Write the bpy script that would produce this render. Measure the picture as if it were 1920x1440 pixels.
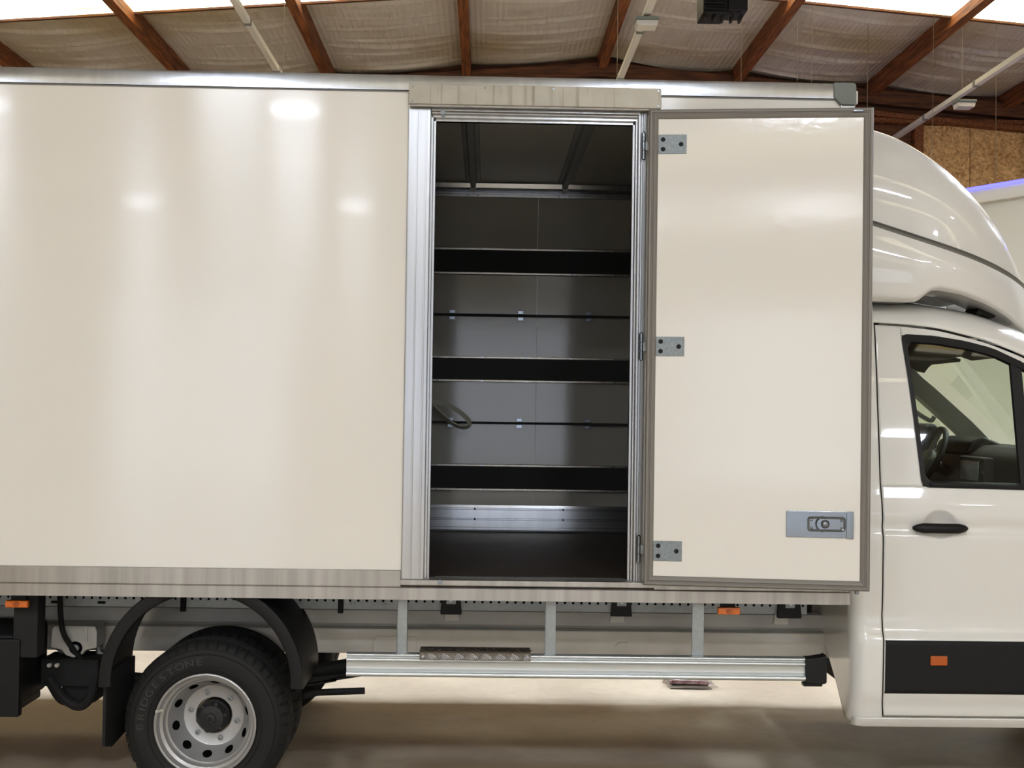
import bpy, bmesh, math, random
from mathutils import Vector, Matrix
random.seed(7)
for o in list(bpy.data.objects): bpy.data.objects.remove(o)
scn = bpy.context.scene
COL = scn.collection
PI = math.pi

# ------------------------------------------------------------------ camera
F = 2400.0
CAM = Vector((0, -5.4, 1.70))
yaw, pitch, roll = math.radians(1.2), math.radians(1.19), math.radians(0.84)
fw = Vector((math.sin(yaw)*math.cos(pitch), math.cos(yaw)*math.cos(pitch), math.sin(pitch)))
r0 = Vector((math.cos(yaw), -math.sin(yaw), 0)); u0 = r0.cross(fw)
rt = r0*math.cos(roll)+u0*math.sin(roll); up = u0*math.cos(roll)-r0*math.sin(roll)
cd = bpy.data.cameras.new('camera'); cam = bpy.data.objects.new('camera', cd); COL.objects.link(cam)
cd.sensor_width = 36; cd.lens = 36*F/1920; cd.clip_end = 200
m = Matrix((rt, up, -fw)).transposed().to_4x4(); m.translation = CAM
cam.matrix_world = m
scn.camera = cam
def at(x, y, Y):
    d = fw+rt*((x-960)/F)-up*((y-720)/F)
    t = (Y-CAM.y)/d.y
    return CAM+d*t

# ------------------------------------------------------------------ world, exposure
w = bpy.data.worlds.new('world'); scn.world = w; w.use_nodes = True
w.node_tree.nodes['Background'].inputs[0].default_value = (0.75, 0.82, 0.9, 1)
w.node_tree.nodes['Background'].inputs[1].default_value = 0.6
vs = scn.view_settings
vs.view_transform = 'Standard'; vs.look = 'None'; vs.gamma = 1; vs.use_curve_mapping = False
vs.exposure = -0.06
SKYLIGHT = 4.5      # brightness of the translucent roof strips
LAMP = 170.0         # brightness of the LED panels

# ------------------------------------------------------------------ materials
def lin(c):
    return tuple(((v/255+0.055)/1.055)**2.4 if v > 10 else v/255/12.92 for v in c)+(1,)
MATS = {}
def mat(name, col, rough=.5, metal=0., noise=None, bump=None, coat=0, aniso=None, emit=None, spec=.5, coat_rough=.05, stretch=(1, 1, 1)):
    """noise=(scale, amount[, col2]); bump=(scale, strength)"""
    m = bpy.data.materials.new(name); m.use_nodes = True
    nt = m.node_tree; b = nt.nodes['Principled BSDF']
    b.inputs['Base Color'].default_value = lin(col); b.inputs['Roughness'].default_value = rough
    b.inputs['Metallic'].default_value = metal; b.inputs['Specular IOR Level'].default_value = spec
    b.inputs['Coat Weight'].default_value = coat; b.inputs['Coat Roughness'].default_value = coat_rough
    tc = None
    def coords():
        t = nt.nodes.new('ShaderNodeTexCoord'); mp = nt.nodes.new('ShaderNodeMapping')
        mp.inputs['Scale'].default_value = stretch
        nt.links.new(t.outputs['Object'], mp.inputs[0]); return mp.outputs[0]
    if noise:
        n = nt.nodes.new('ShaderNodeTexNoise'); n.inputs['Scale'].default_value = noise[0]; n.inputs['Detail'].default_value = 5
        nt.links.new(coords(), n.inputs['Vector'])
        cr = nt.nodes.new('ShaderNodeValToRGB'); cr.color_ramp.elements[0].position = .35; cr.color_ramp.elements[1].position = .68
        c2 = noise[2] if len(noise) > 2 else tuple(max(0, v*(1-noise[1])) for v in col)
        cr.color_ramp.elements[0].color = lin(c2); cr.color_ramp.elements[1].color = lin(col)
        nt.links.new(n.outputs[0], cr.inputs[0]); nt.links.new(cr.outputs[0], b.inputs['Base Color'])
    if bump:
        n = nt.nodes.new('ShaderNodeTexNoise'); n.inputs['Scale'].default_value = bump[0]; n.inputs['Detail'].default_value = 3
        nt.links.new(coords(), n.inputs['Vector'])
        bp = nt.nodes.new('ShaderNodeBump'); bp.inputs['Strength'].default_value = bump[1]; bp.inputs['Distance'].default_value = .01
        nt.links.new(n.outputs[0], bp.inputs['Height']); nt.links.new(bp.outputs[0], b.inputs['Normal'])
        if coat: nt.links.new(bp.outputs[0], b.inputs['Coat Normal'])
    if aniso:
        b.inputs['Anisotropic'].default_value = aniso[0]
        cx = nt.nodes.new('ShaderNodeCombineXYZ')
        for i in range(3): cx.inputs[i].default_value = aniso[1][i]
        nt.links.new(cx.outputs[0], b.inputs['Tangent'])
    if emit:
        b.inputs['Emission Color'].default_value = lin(emit[0]); b.inputs['Emission Strength'].default_value = emit[1]
    MATS[name] = m; return m
mat('grp_white', (224, 221, 214), .16, aniso=(1.0, (0, 0, 1)), bump=(60, .010), spec=.9, coat=.15, coat_rough=.05)
mat('door_white', (224, 221, 214), .12, bump=(35, .03), spec=.6, aniso=(.9, (1, 0, 0)))
mat('paint_white', (222, 221, 217), .3, coat=.9, coat_rough=.03, spec=.4)
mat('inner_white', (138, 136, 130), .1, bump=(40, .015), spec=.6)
mat('aluminium', (190, 194, 201), .22, 1., noise=(5, .05), aniso=(.7, (0, 0, 1)), stretch=(6, 6, .6))
mat('aluminium_worn', (172, 169, 164), .34, 1., noise=(5, .1, (154, 151, 146)), aniso=(.6, (0, 0, 1)), stretch=(5, 5, .25))
mat('aluminium_bright', (188, 191, 196), .32, 1., noise=(5, .05), aniso=(.7, (1, 0, 0)), stretch=(6, 6, .3))
mat('step_metal', (116, 108, 98), .4, .9)
mat('anodised', (206, 211, 213), .32, .8)
mat('galvanised', (158, 163, 164), .5, .6, noise=(60, .06))
mat('zinc_plate', (138, 146, 150), .5, .5, noise=(90, .1))
mat('steel', (132, 140, 150), .2, 1., bump=(6, .12))
mat('seal_grey', (122, 118, 112), .5)
mat('cap_grey', (112, 118, 112), .5)
mat('black_plastic', (13, 13, 14), .5, bump=(300, .06), spec=.3)
mat('black_matt', (14, 14, 15), .8)
mat('rail_black', (7, 7, 8), .75)
mat('rubber', (14, 14, 14), .75, noise=(40, .25))
mat('rubber_letter', (48, 48, 46), .5)
mat('rim_silver', (178, 178, 178), .35, .55)
mat('hub_black', (20, 20, 20), .55, bump=(50, .3))
mat('amber', (225, 112, 12), .25, coat=.5)
mat('amber_dark', (176, 82, 14), .3)
mat('chassis_grey', (188, 187, 183), .42, noise=(3, .12), coat=.2)
mat('chassis_light', (208, 205, 198), .42, noise=(4, .08), coat=.2)
mat('box_floor', (48, 34, 26), .55, noise=(4, .4), stretch=(1, 6, 1))
mat('box_ceiling', (150, 150, 144), .4)
mat('gap_black', (5, 5, 5), .9)
mat('cladding', (20, 22, 23), .6, bump=(400, .08), spec=.25)
mat('headliner', (44, 43, 40), .95, spec=.1)
mat('trim_grey', (120, 120, 116), .7)
mat('dash_black', (22, 22, 23), .6)
mat('groove_grey', (120, 118, 112), .5)
mat('beam_wood', (150, 88, 44), .7, noise=(5, .45, (86, 46, 20)), stretch=(8, .5, 8))
mat('dark_wood', (112, 66, 36), .75, noise=(5, .4), stretch=(.6, 6, 6))
mat('wall_white', (208, 206, 200), .75)
mat('wall_light', (205, 203, 192), .6)
mat('trunk_white', (206, 202, 192), .5)
mat('strap_web', (165, 165, 150), .8)
mat('packet_red', (92, 44, 44), .3, noise=(25, .5, (150, 120, 112)), coat=.6)
mat('paper', (214, 208, 200), .6)
mat('wire', (110, 98, 82), .7)
mat('led_blue', (60, 60, 255), .5, emit=((70, 70, 255), 6))
mat('lamp_glow', (255, 250, 238), .5, emit=((232, 241, 255), LAMP))
mat('daylight_pane', (200, 205, 210), .4, emit=((226, 236, 255), 3.0))
mat('lamp_body', (210, 210, 206), .5)

def skylight_mat():
    m = mat('skylight', (235, 225, 190), .6)
    nt = m.node_tree; b = nt.nodes['Principled BSDF']
    t = nt.nodes.new('ShaderNodeTexCoord'); mp = nt.nodes.new('ShaderNodeMapping'); mp.inputs['Scale'].default_value = (.35, 6, 1)
    n = nt.nodes.new('ShaderNodeTexNoise'); n.inputs['Scale'].default_value = 1.6; n.inputs['Detail'].default_value = 6
    cr = nt.nodes.new('ShaderNodeValToRGB'); cr.color_ramp.elements[0].position = .32; cr.color_ramp.elements[1].position = .55
    cr.color_ramp.elements[0].color = lin((246, 208, 104)); cr.color_ramp.elements[1].color = lin((255, 251, 226))
    nt.links.new(t.outputs['Object'], mp.inputs[0]); nt.links.new(mp.outputs[0], n.inputs['Vector'])
    nt.links.new(n.outputs[0], cr.inputs[0]); nt.links.new(cr.outputs[0], b.inputs['Emission Color'])
    b.inputs['Emission Strength'].default_value = SKYLIGHT
skylight_mat()

def floor_mat():
    m = mat('concrete', (176, 164, 146), .42, spec=.4)
    nt = m.node_tree; b = nt.nodes['Principled BSDF']; L = nt.links
    t = nt.nodes.new('ShaderNodeTexCoord')
    n1 = nt.nodes.new('ShaderNodeTexNoise'); n1.inputs['Scale'].default_value = 1.3; n1.inputs['Detail'].default_value = 8
    n2 = nt.nodes.new('ShaderNodeTexNoise'); n2.inputs['Scale'].default_value = 14; n2.inputs['Detail'].default_value = 6
    L.new(t.outputs['Object'], n1.inputs['Vector']); L.new(t.outputs['Object'], n2.inputs['Vector'])
    c1 = nt.nodes.new('ShaderNodeValToRGB'); e = c1.color_ramp.elements
    e[0].position = .3; e[0].color = lin((184, 168, 146)); e[1].position = .7; e[1].color = lin((218, 204, 180))
    mx = nt.nodes.new('ShaderNodeMixRGB'); mx.blend_type = 'MULTIPLY'; mx.inputs[0].default_value = .22
    c2 = nt.nodes.new('ShaderNodeValToRGB'); c2.color_ramp.elements[0].position = .3; c2.color_ramp.elements[1].position = .6
    c2.color_ramp.elements[0].color = (.6, .6, .6, 1)
    L.new(n1.outputs[0], c1.inputs[0]); L.new(n2.outputs[0], c2.inputs[0])
    L.new(c1.outputs[0], mx.inputs[1]); L.new(c2.outputs[0], mx.inputs[2]); L.new(mx.outputs[0], b.inputs['Base Color'])
    mr = nt.nodes.new('ShaderNodeMapRange'); mr.inputs[3].default_value = .3; mr.inputs[4].default_value = .55
    L.new(n1.outputs[0], mr.inputs[0]); L.new(mr.outputs[0], b.inputs['Roughness'])
floor_mat()

def osb_mat():
    m = mat('osb', (190, 140, 80), .7)
    nt = m.node_tree; b = nt.nodes['Principled BSDF']; L = nt.links
    t = nt.nodes.new('ShaderNodeTexCoord')
    v = nt.nodes.new('ShaderNodeTexVoronoi'); v.inputs['Scale'].default_value = 34
    n = nt.nodes.new('ShaderNodeTexNoise'); n.inputs['Scale'].default_value = 9; n.inputs['Detail'].default_value = 8; n.inputs['Distortion'].default_value = .3
    L.new(t.outputs['Object'], v.inputs['Vector']); L.new(t.outputs['Object'], n.inputs['Vector'])
    mx = nt.nodes.new('ShaderNodeMixRGB'); mx.inputs[0].default_value = .5
    L.new(v.outputs['Color'], mx.inputs[1]); L.new(n.outputs[0], mx.inputs[2])
    cr = nt.nodes.new('ShaderNodeValToRGB'); e = cr.color_ramp.elements
    e[0].position = .25; e[0].color = lin((168, 122, 72)); e[1].position = .75; e[1].color = lin((240, 200, 142))
    L.new(mx.outputs[0], cr.inputs[0]); L.new(cr.outputs[0], b.inputs['Base Color'])
osb_mat()

def sheet_mat():
    m = mat('insulation', (170, 160, 146), .85)
    nt = m.node_tree; b = nt.nodes['Principled BSDF']; L = nt.links
    t = nt.nodes.new('ShaderNodeTexCoord')
    n = nt.nodes.new('ShaderNodeTexNoise'); n.inputs['Scale'].default_value = .55; n.inputs['Detail'].default_value = 7
    cr = nt.nodes.new('ShaderNodeValToRGB'); e = cr.color_ramp.elements
    e[0].position = .36; e[0].color = lin((168, 152, 122)); e[1].position = .55; e[1].color = lin((196, 188, 177))
    L.new(t.outputs['Object'], n.inputs['Vector']); L.new(n.outputs[0], cr.inputs[0]); L.new(cr.outputs[0], b.inputs['Base Color'])
    wv = nt.nodes.new('ShaderNodeTexWave'); wv.inputs['Scale'].default_value = 5; wv.inputs['Distortion'].default_value = .6
    mp = nt.nodes.new('ShaderNodeMapping'); mp.inputs['Rotation'].default_value = (0, 0, 0.0)
    L.new(t.outputs['Object'], mp.inputs[0]); L.new(mp.outputs[0], wv.inputs['Vector'])
    bp = nt.nodes.new('ShaderNodeBump'); bp.inputs['Strength'].default_value = .25; bp.inputs['Distance'].default_value = .02
    L.new(wv.outputs[0], bp.inputs['Height']); L.new(bp.outputs[0], b.inputs['Normal'])
sheet_mat()

def header_mat():
    m = mat('header_plate', (150, 140, 122), .45, .7)
    nt = m.node_tree; b = nt.nodes['Principled BSDF']; L = nt.links
    t = nt.nodes.new('ShaderNodeTexCoord'); mp = nt.nodes.new('ShaderNodeMapping'); mp.inputs['Scale'].default_value = (26, 1, .9)
    n = nt.nodes.new('ShaderNodeTexNoise'); n.inputs['Scale'].default_value = 1.6; n.inputs['Detail'].default_value = 4
    n2 = nt.nodes.new('ShaderNodeTexNoise'); n2.inputs['Scale'].default_value = 14; n2.inputs['Detail'].default_value = 5
    cr = nt.nodes.new('ShaderNodeValToRGB'); e = cr.color_ramp.elements
    e[0].position = .25; e[0].color = lin((118, 108, 94)); e[1].position = .44; e[1].color = lin((164, 156, 142))
    L.new(t.outputs['Object'], mp.inputs[0]); L.new(mp.outputs[0], n.inputs['Vector']); L.new(n.outputs[0], cr.inputs[0])
    L.new(t.outputs['Object'], n2.inputs['Vector'])
    mx = nt.nodes.new('ShaderNodeMixRGB'); mx.blend_type = 'MULTIPLY'; mx.inputs[0].default_value = .3
    L.new(cr.outputs[0], mx.inputs[1]); L.new(n2.outputs[0], mx.inputs[2]); L.new(mx.outputs[0], b.inputs['Base Color'])
header_mat()

def glass_mat(name, tint):
    m = bpy.data.materials.new(name); m.use_nodes = True; nt = m.node_tree; nt.nodes.clear(); L = nt.links
    o = nt.nodes.new('ShaderNodeOutputMaterial'); tr = nt.nodes.new('ShaderNodeBsdfTransparent'); gl = nt.nodes.new('ShaderNodeBsdfGlossy')
    tr.inputs[0].default_value = tint+(1,); gl.inputs['Roughness'].default_value = .02
    fr = nt.nodes.new('ShaderNodeFresnel'); ge = nt.nodes.new('ShaderNodeNewGeometry'); mi = nt.nodes.new('ShaderNodeMix'); mi.inputs[2].default_value = 1.45; mi.inputs[3].default_value = 1/1.45
    L.new(ge.outputs['Backfacing'], mi.inputs[0]); L.new(mi.outputs[0], fr.inputs[0])
    mx = nt.nodes.new('ShaderNodeMixShader'); L.new(fr.outputs[0], mx.inputs[0]); L.new(tr.outputs[0], mx.inputs[1]); L.new(gl.outputs[0], mx.inputs[2])
    L.new(mx.outputs[0], o.inputs[0]); MATS[name] = m
glass_mat('glass', (.86, .94, .82))
glass_mat('windscreen_glass', (.94, .98, .92))
glass_mat('film', (.8, .78, .78))

# ------------------------------------------------------------------ mesh helpers
class MB:
    def __init__(s): s.v = []; s.f = []
    def add(s, vs, fs):
        n = len(s.v); s.v += [tuple(p) for p in vs]; s.f += [tuple(i+n for i in f) for f in fs]; return s
    def hexa(s, p):   # 4 bottom ccw, 4 top
        return s.add(p, [(3, 2, 1, 0), (4, 5, 6, 7), (0, 1, 5, 4), (1, 2, 6, 5), (2, 3, 7, 6), (3, 0, 4, 7)])
    def box(s, x0, x1, y0, y1, z0, z1):
        return s.hexa([(x0, y0, z0), (x1, y0, z0), (x1, y1, z0), (x0, y1, z0), (x0, y0, z1), (x1, y0, z1), (x1, y1, z1), (x0, y1, z1)])
    def prism(s, poly, a0, a1, axis='y'):
        """poly of 2D points extruded along an axis: y -> (x,z), x -> (y,z), z -> (x,y)"""
        def P(p, a): return (p[0], a, p[1]) if axis == 'y' else ((a, p[0], p[1]) if axis == 'x' else (p[0], p[1], a))
        n = len(poly)
        return s.add([P(p, a0) for p in poly]+[P(p, a1) for p in poly],
                     [tuple(range(n)), tuple(range(2*n-1, n-1, -1))]+[(i, i+n, (i+1) % n+n, (i+1) % n) for i in range(n)])
    def lathe(s, prof, c, n=48, axis='y', a0=0, a1=2*PI, closed=False, mod=None):
        """prof: (radius, offset along axis)"""
        full = abs(a1-a0-2*PI) < 1e-6
        cols = n if full else n+1; k = len(prof); vs = []; fs = []
        for i in range(cols):
            a = a0+(a1-a0)*i/n
            for j, (r, d) in enumerate(prof):
                if mod: r = mod(i, j, r)
                if axis == 'y': vs.append((c[0]+r*math.cos(a), c[1]+d, c[2]+r*math.sin(a)))
                elif axis == 'x': vs.append((c[0]+d, c[1]+r*math.cos(a), c[2]+r*math.sin(a)))
                else: vs.append((c[0]+r*math.cos(a), c[1]+r*math.sin(a), c[2]+d))
        for i in range(n):
            i2 = (i+1) % cols
            for j in range(k if closed else k-1):
                j2 = (j+1) % k
                fs.append((i*k+j, i2*k+j, i2*k+j2, i*k+j2))
        if closed and not full:
            fs.append(tuple(range(k))); fs.append(tuple(n*k+j for j in range(k-1, -1, -1)))
        return s.add(vs, fs)
    def cyl(s, c, r, h, axis='y', n=20):
        return s.lathe([(0, 0), (r, 0), (r, h), (0, h)], c, n, axis)
    def tube(s, pts, r, n=10):
        pts = [Vector(p) for p in pts]; vs = []; fs = []; k = len(pts); prev = None
        for i, p in enumerate(pts):
            t = (pts[min(i+1, k-1)]-pts[max(i-1, 0)]).normalized()
            if prev is None:
                a = Vector((0, 0, 1)) if abs(t.z) < .9 else Vector((1, 0, 0)); b = t.cross(a).normalized()
            else: b = (prev-t*prev.dot(t)).normalized()
            prev = b; cc = t.cross(b); rr = r[i] if isinstance(r, (list, tuple)) else r
            vs += [p+(b*math.cos(2*PI*j/n)+cc*math.sin(2*PI*j/n))*rr for j in range(n)]
        for i in range(k-1):
            for j in range(n): fs.append((i*n+j, i*n+(j+1) % n, (i+1)*n+(j+1) % n, (i+1)*n+j))
        fs.append(tuple(range(n-1, -1, -1))); fs.append(tuple((k-1)*n+j for j in range(n)))
        return s.add(vs, fs)
    def grid(s, fn, nu, nv):
        vs = [fn(i/nu, j/nv) for i in range(nu+1) for j in range(nv+1)]
        return s.add(vs, [(i*(nv+1)+j, (i+1)*(nv+1)+j, (i+1)*(nv+1)+j+1, i*(nv+1)+j+1) for i in range(nu) for j in range(nv)])
    def ring(s, outer, inner):      # two closed 3D loops of equal length
        n = len(outer)
        return s.add(list(outer)+list(inner), [(i, (i+1) % n, (i+1) % n+n, i+n) for i in range(n)])
    def xf(s, M): s.v = [tuple(M @ Vector(p)) for p in s.v]; return s
    def build(s, name, m, parent=None, bevel=0, smooth=35, solid=0, seg=2, kind=None, label=None):
        me = bpy.data.meshes.new(name); me.from_pydata(s.v, [], s.f)
        bm = bmesh.new(); bm.from_mesh(me)
        bmesh.ops.remove_doubles(bm, verts=bm.verts, dist=1e-6)
        bmesh.ops.recalc_face_normals(bm, faces=bm.faces)
        if bevel:
            ed = [e for e in bm.edges if len(e.link_faces) == 2 and e.calc_face_angle(0) > .6]
            bmesh.ops.bevel(bm, geom=ed, offset=bevel, segments=seg, profile=.5, affect='EDGES', clamp_overlap=True)
        bm.to_mesh(me); bm.free()
        me.materials.append(MATS[m])
        if smooth:
            me.shade_smooth(); me.set_sharp_from_angle(angle=math.radians(smooth))
        o = bpy.data.objects.new(name, me); COL.objects.link(o)
        if solid:
            md = o.modifiers.new('thick', 'SOLIDIFY'); md.thickness = solid; md.offset = -1
        if bevel and smooth:
            md = o.modifiers.new('flat faces', 'WEIGHTED_NORMAL'); md.keep_sharp = True; md.weight = 100
        if parent: adopt(o, parent)
        if kind: o['kind'] = kind
        if label: o['label'] = label
        return o
WORLD = {}
def adopt(o, parent):
    o.parent = parent
    p = Vector((0, 0, 0)); q = parent
    while q: p += q.location; q = q.parent
    o.location = o.location-p
def thing(name, label, cat, loc=(0, 0, 0), group=None):
    o = bpy.data.objects.new(name, None); COL.objects.link(o); o.location = loc; o.empty_display_size = .2
    return tag(o, label, cat, group)
def tag(o, label, cat, group=None):
    o['label'] = label; o['category'] = cat
    if group: o['group'] = group
    return o
def struct(o, label=None, cat=None):
    o['kind'] = 'structure'
    if label: o['label'] = label
    if cat: o['category'] = cat
    return o
def copy_to(o, parent, delta):
    c = o.copy(); COL.objects.link(c); c.parent = parent if parent else o.parent
    c.location = o.location+Vector(delta)
    for ch in o.children:
        d = ch.copy(); COL.objects.link(d); d.parent = c
    return c
def lerp(tbl, x):
    if x <= tbl[0][0]: return tbl[0][1]
    for (a, b), (c, d) in zip(tbl, tbl[1:]):
        if x <= c: return b+(d-b)*(x-a)/(c-a)
    return tbl[-1][1]
def smoothed(tbl, h=.012):
    def g(x): return sum(lerp(tbl, x+h*k/4)*wt for k, wt in zip(range(-4, 5), (1, 2, 3, 4, 5, 4, 3, 2, 1)))/25
    return g
def cat_rom(pts, n=8):
    P = [Vector(p) for p in pts]; out = []
    for i in range(len(P)-1):
        a = P[max(i-1, 0)]; b = P[i]; c = P[i+1]; d = P[min(i+2, len(P)-1)]
        for k in range(n):
            t = k/n
            out.append(.5*((2*b)+(c-a)*t+(2*a-5*b+4*c-d)*t*t+(3*b-a-3*c+d)*t**3))
    out.append(P[-1]); return out

# ================================================================== THE HALL
XL, XR, YF, YB = -13.5, 15.5, -27.0, 11.0
RX, RZ, SL = 1.44, 6.22, .08
def roof(x): return RZ-SL*abs(x-RX)
struct(MB().box(XL, XR, YF, YB, -.2, 0).build('floor', 'concrete', smooth=0), 'beige worn concrete hall floor under the truck', 'floor')
deck = MB()
for a, b in ((XL, RX), (RX, XR)):
    deck.hexa([(a, YF, roof(a)+.16), (b, YF, roof(b)+.16), (b, YB, roof(b)+.16), (a, YB, roof(a)+.16),
               (a, YF, roof(a)+.3), (b, YF, roof(b)+.3), (b, YB, roof(b)+.3), (a, YB, roof(a)+.3)])
ceil = struct(deck.build('ceiling', 'wall_white', smooth=0), 'shallow pitched hall roof with timber beams', 'ceiling')
# timber beams along the hall
BX = [RX+1.737*k for k in range(-8, 9)]
beam0 = None
for k, x in enumerate(BX):
    wd = .055
    z = roof(x)
    o = MB().box(x-wd, x+wd, YF, YB-.02, z-.13, z+.15).build('roof_beam', 'beam_wood', ceil, bevel=.006, smooth=0)
# skylight strips across the roof
SKY = [7.02, -8.2, -16.2, -24.2]
for y0 in SKY:
    for a, b in ((XL+.1, RX), (RX, XR-.1)):
        MB().hexa([(a, y0, roof(a)-.015), (b, y0, roof(b)-.015), (b, y0+.9, roof(b)-.015), (a, y0+.9, roof(a)-.015),
                   (a, y0, roof(a)+.015), (b, y0, roof(b)+.015), (b, y0+.9, roof(b)+.015), (a, y0+.9, roof(a)+.015)]).build('skylight_strip', 'skylight', ceil, smooth=0)
        MB().hexa([(a, y0+.905, roof(a)-.035), (b, y0+.905, roof(b)-.035), (b, y0+.955, roof(b)-.035), (a, y0+.955, roof(a)-.035), (a, y0+.905, roof(a)+.12), (b, y0+.905, roof(b)+.12), (b, y0+.955, roof(b)+.12), (a, y0+.955, roof(a)+.12)]).build('skylight_kerb', 'dark_wood', ceil, smooth=0)
# quilted insulation sheets sagging between the beams, in front of and behind the strip that shows
rs = random.Random(3)
def wav():
    return [(rs.uniform(.5, 1), rs.uniform(1.2, 2.2)*f, rs.uniform(0, 6.3), rs.uniform(-.5, .5)) for f in (2.2, 4.1, 7.5, 13)]
for k in range(len(BX)-1):
    a, b = BX[k]+.05, BX[k+1]-.05
    for y0, y1, nv in ((7.98, YB-.02, 70), (0.0, 7.0, 60)):
        W = wav(); creases = [(y0+(i+rs.random())*.33, rs.uniform(.2, 1)) for i in range(int((y1-y0)/.33))]
        def f(u, v):
            x = a+(b-a)*u; y = y0+(y1-y0)*v
            e = 1-(2*u-1)**2
            s = .05*e
            for am, fr, ph, sk in W: s += am*.010/(fr**.35)*math.sin(fr*(y+sk*(u-.5)*.6)+ph)*(0.3+e)
            for yc, am in creases:
                d = y-yc-.06*math.sin(3*u+yc*5)
                if 0 < d < .10: s += .04*am*(1-d/.10)*(.3+e)
            return (x, y, roof(x)+.06-s)
        MB().grid(f, 10, nv*2).build('insulation_sheet', 'insulation', ceil, smooth=60)
# far gable wall
wb = struct(MB().box(XL, XR, YB, YB+.2, 0, 6.9).build('wall_back', 'dark_wood', smooth=0), 'far gable wall with timber framing and chipboard', 'wall')
for sgn in (-1, 1):
    x2 = RX+sgn*9.5
    for dz, hh, yy in ((-.05, .18, .16), (-.34, .06, .22)):
        za, zb = roof(RX)+dz, roof(x2)+dz
        p = [(RX, YB-yy, za-hh), (x2, YB-yy, zb-hh), (x2, YB-.01, zb-hh), (RX, YB-.01, za-hh), (RX, YB-yy, za), (x2, YB-yy, zb), (x2, YB-.01, zb), (RX, YB-.01, za)]
        MB().hexa(p).build('gable_rafter', 'dark_wood' if dz > -.1 else 'beam_wood', wb, bevel=.006, smooth=0)
for px_ in (4.02, 4.83, 5.53, 7.0, 8.5):
    MB().box(px_-.06, px_+.06, YB-.13, YB-.005, .01, roof(px_)-.42).build('wall_post', 'beam_wood', wb, bevel=.006, smooth=0)
MB().box(3.6, 9.5, YB-.16, YB-.01, 5.47, 5.53).build('wall_plate', 'beam_wood', wb, bevel=.004, smooth=0)
for i, (a, b) in enumerate(((2.6, 3.95), (4.09, 4.76), (4.90, 5.46), (5.6, 6.215), (6.225, 6.93), (7.07, 8.42), (8.57, 9.8))):
    MB().box(a, b, YB-.03-.02*(i > 2), YB-.004, 2.2, 5.46).build('chipboard_panel', 'osb' if i > 2 else 'dark_wood', wb, smooth=0)
struct(MB().box(XL-.2, XL, YF, YB, 0, 6.9).build('wall_left', 'wall_white', smooth=0), 'plain pale side wall of the hall', 'wall')
struct(MB().box(XR, XR+.2, YF, YB, 0, 6.9).build('wall_right', 'wall_white', smooth=0), 'plain pale side wall past the cab', 'wall')
struct(MB().box(XL, XR, YF-.2, YF, 0, 6.9).build('wall_front', 'wall_white', smooth=0), 'plain pale end wall behind the viewer', 'wall')
for n_, (a, b) in enumerate(((-9.5, -5.0), (-1.6, 2.9), (6.2, 10.7))):
    fr_ = MB()
    for x0_ in (a-.12, b): fr_.box(x0_, x0_+.12, YF, YF+.08, 0, 4.4)
    for z_ in (1.0, 2.1, 3.2, 4.3): fr_.box(a, b, YF, YF+.08, z_-.06, z_+.06)
    fr_ = struct(fr_.build('window_%d' % (n_+1), 'cap_grey', smooth=0), 'glazed hall door in the end wall behind the viewer', 'window')
    for z_ in (.0, 1.06, 2.16, 3.26): MB().box(a, b, YF+.01, YF+.03, z_+.005, z_+(.935 if z_ == 0 else .975)).build('door_pane', 'daylight_pane', fr_, smooth=0)
# pale partition, angled to the truck, with a blue light strip along its top
pa, pb = Vector((2.9, 10.95, 0)), Vector((7.9, 2.7, 0))
pd = (pb-pa).normalized(); pn = Vector((-pd.y, pd.x, 0))
if pn.x < 0: pn = -pn
def wallbox(s0, s1, t0, t1, z0, z1):
    q = [pa+pd*s0+pn*t0, pa+pd*s1+pn*t0, pa+pd*s1+pn*t1, pa+pd*s0+pn*t1]
    return MB().hexa([(p.x, p.y, z0) for p in q]+[(p.x, p.y, z1) for p in q])
PT = 4.03
Lw = (pb-pa).length
wp = struct(wallbox(0, Lw, 0, .14, .01, PT-.02).build('wall_partition', 'wall_light', smooth=0), 'pale partition wall behind the cab with blue light strip', 'wall')
wallbox(.05, Lw, -.07, .16, PT-.16, PT-.02).build('partition_cap', 'wall_light', wp, bevel=.01)
wallbox(.05, Lw, -.085, -.055, PT-.022, PT+.008).build('light_strip', 'led_blue', wp, label='blue glowing light strip')

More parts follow.
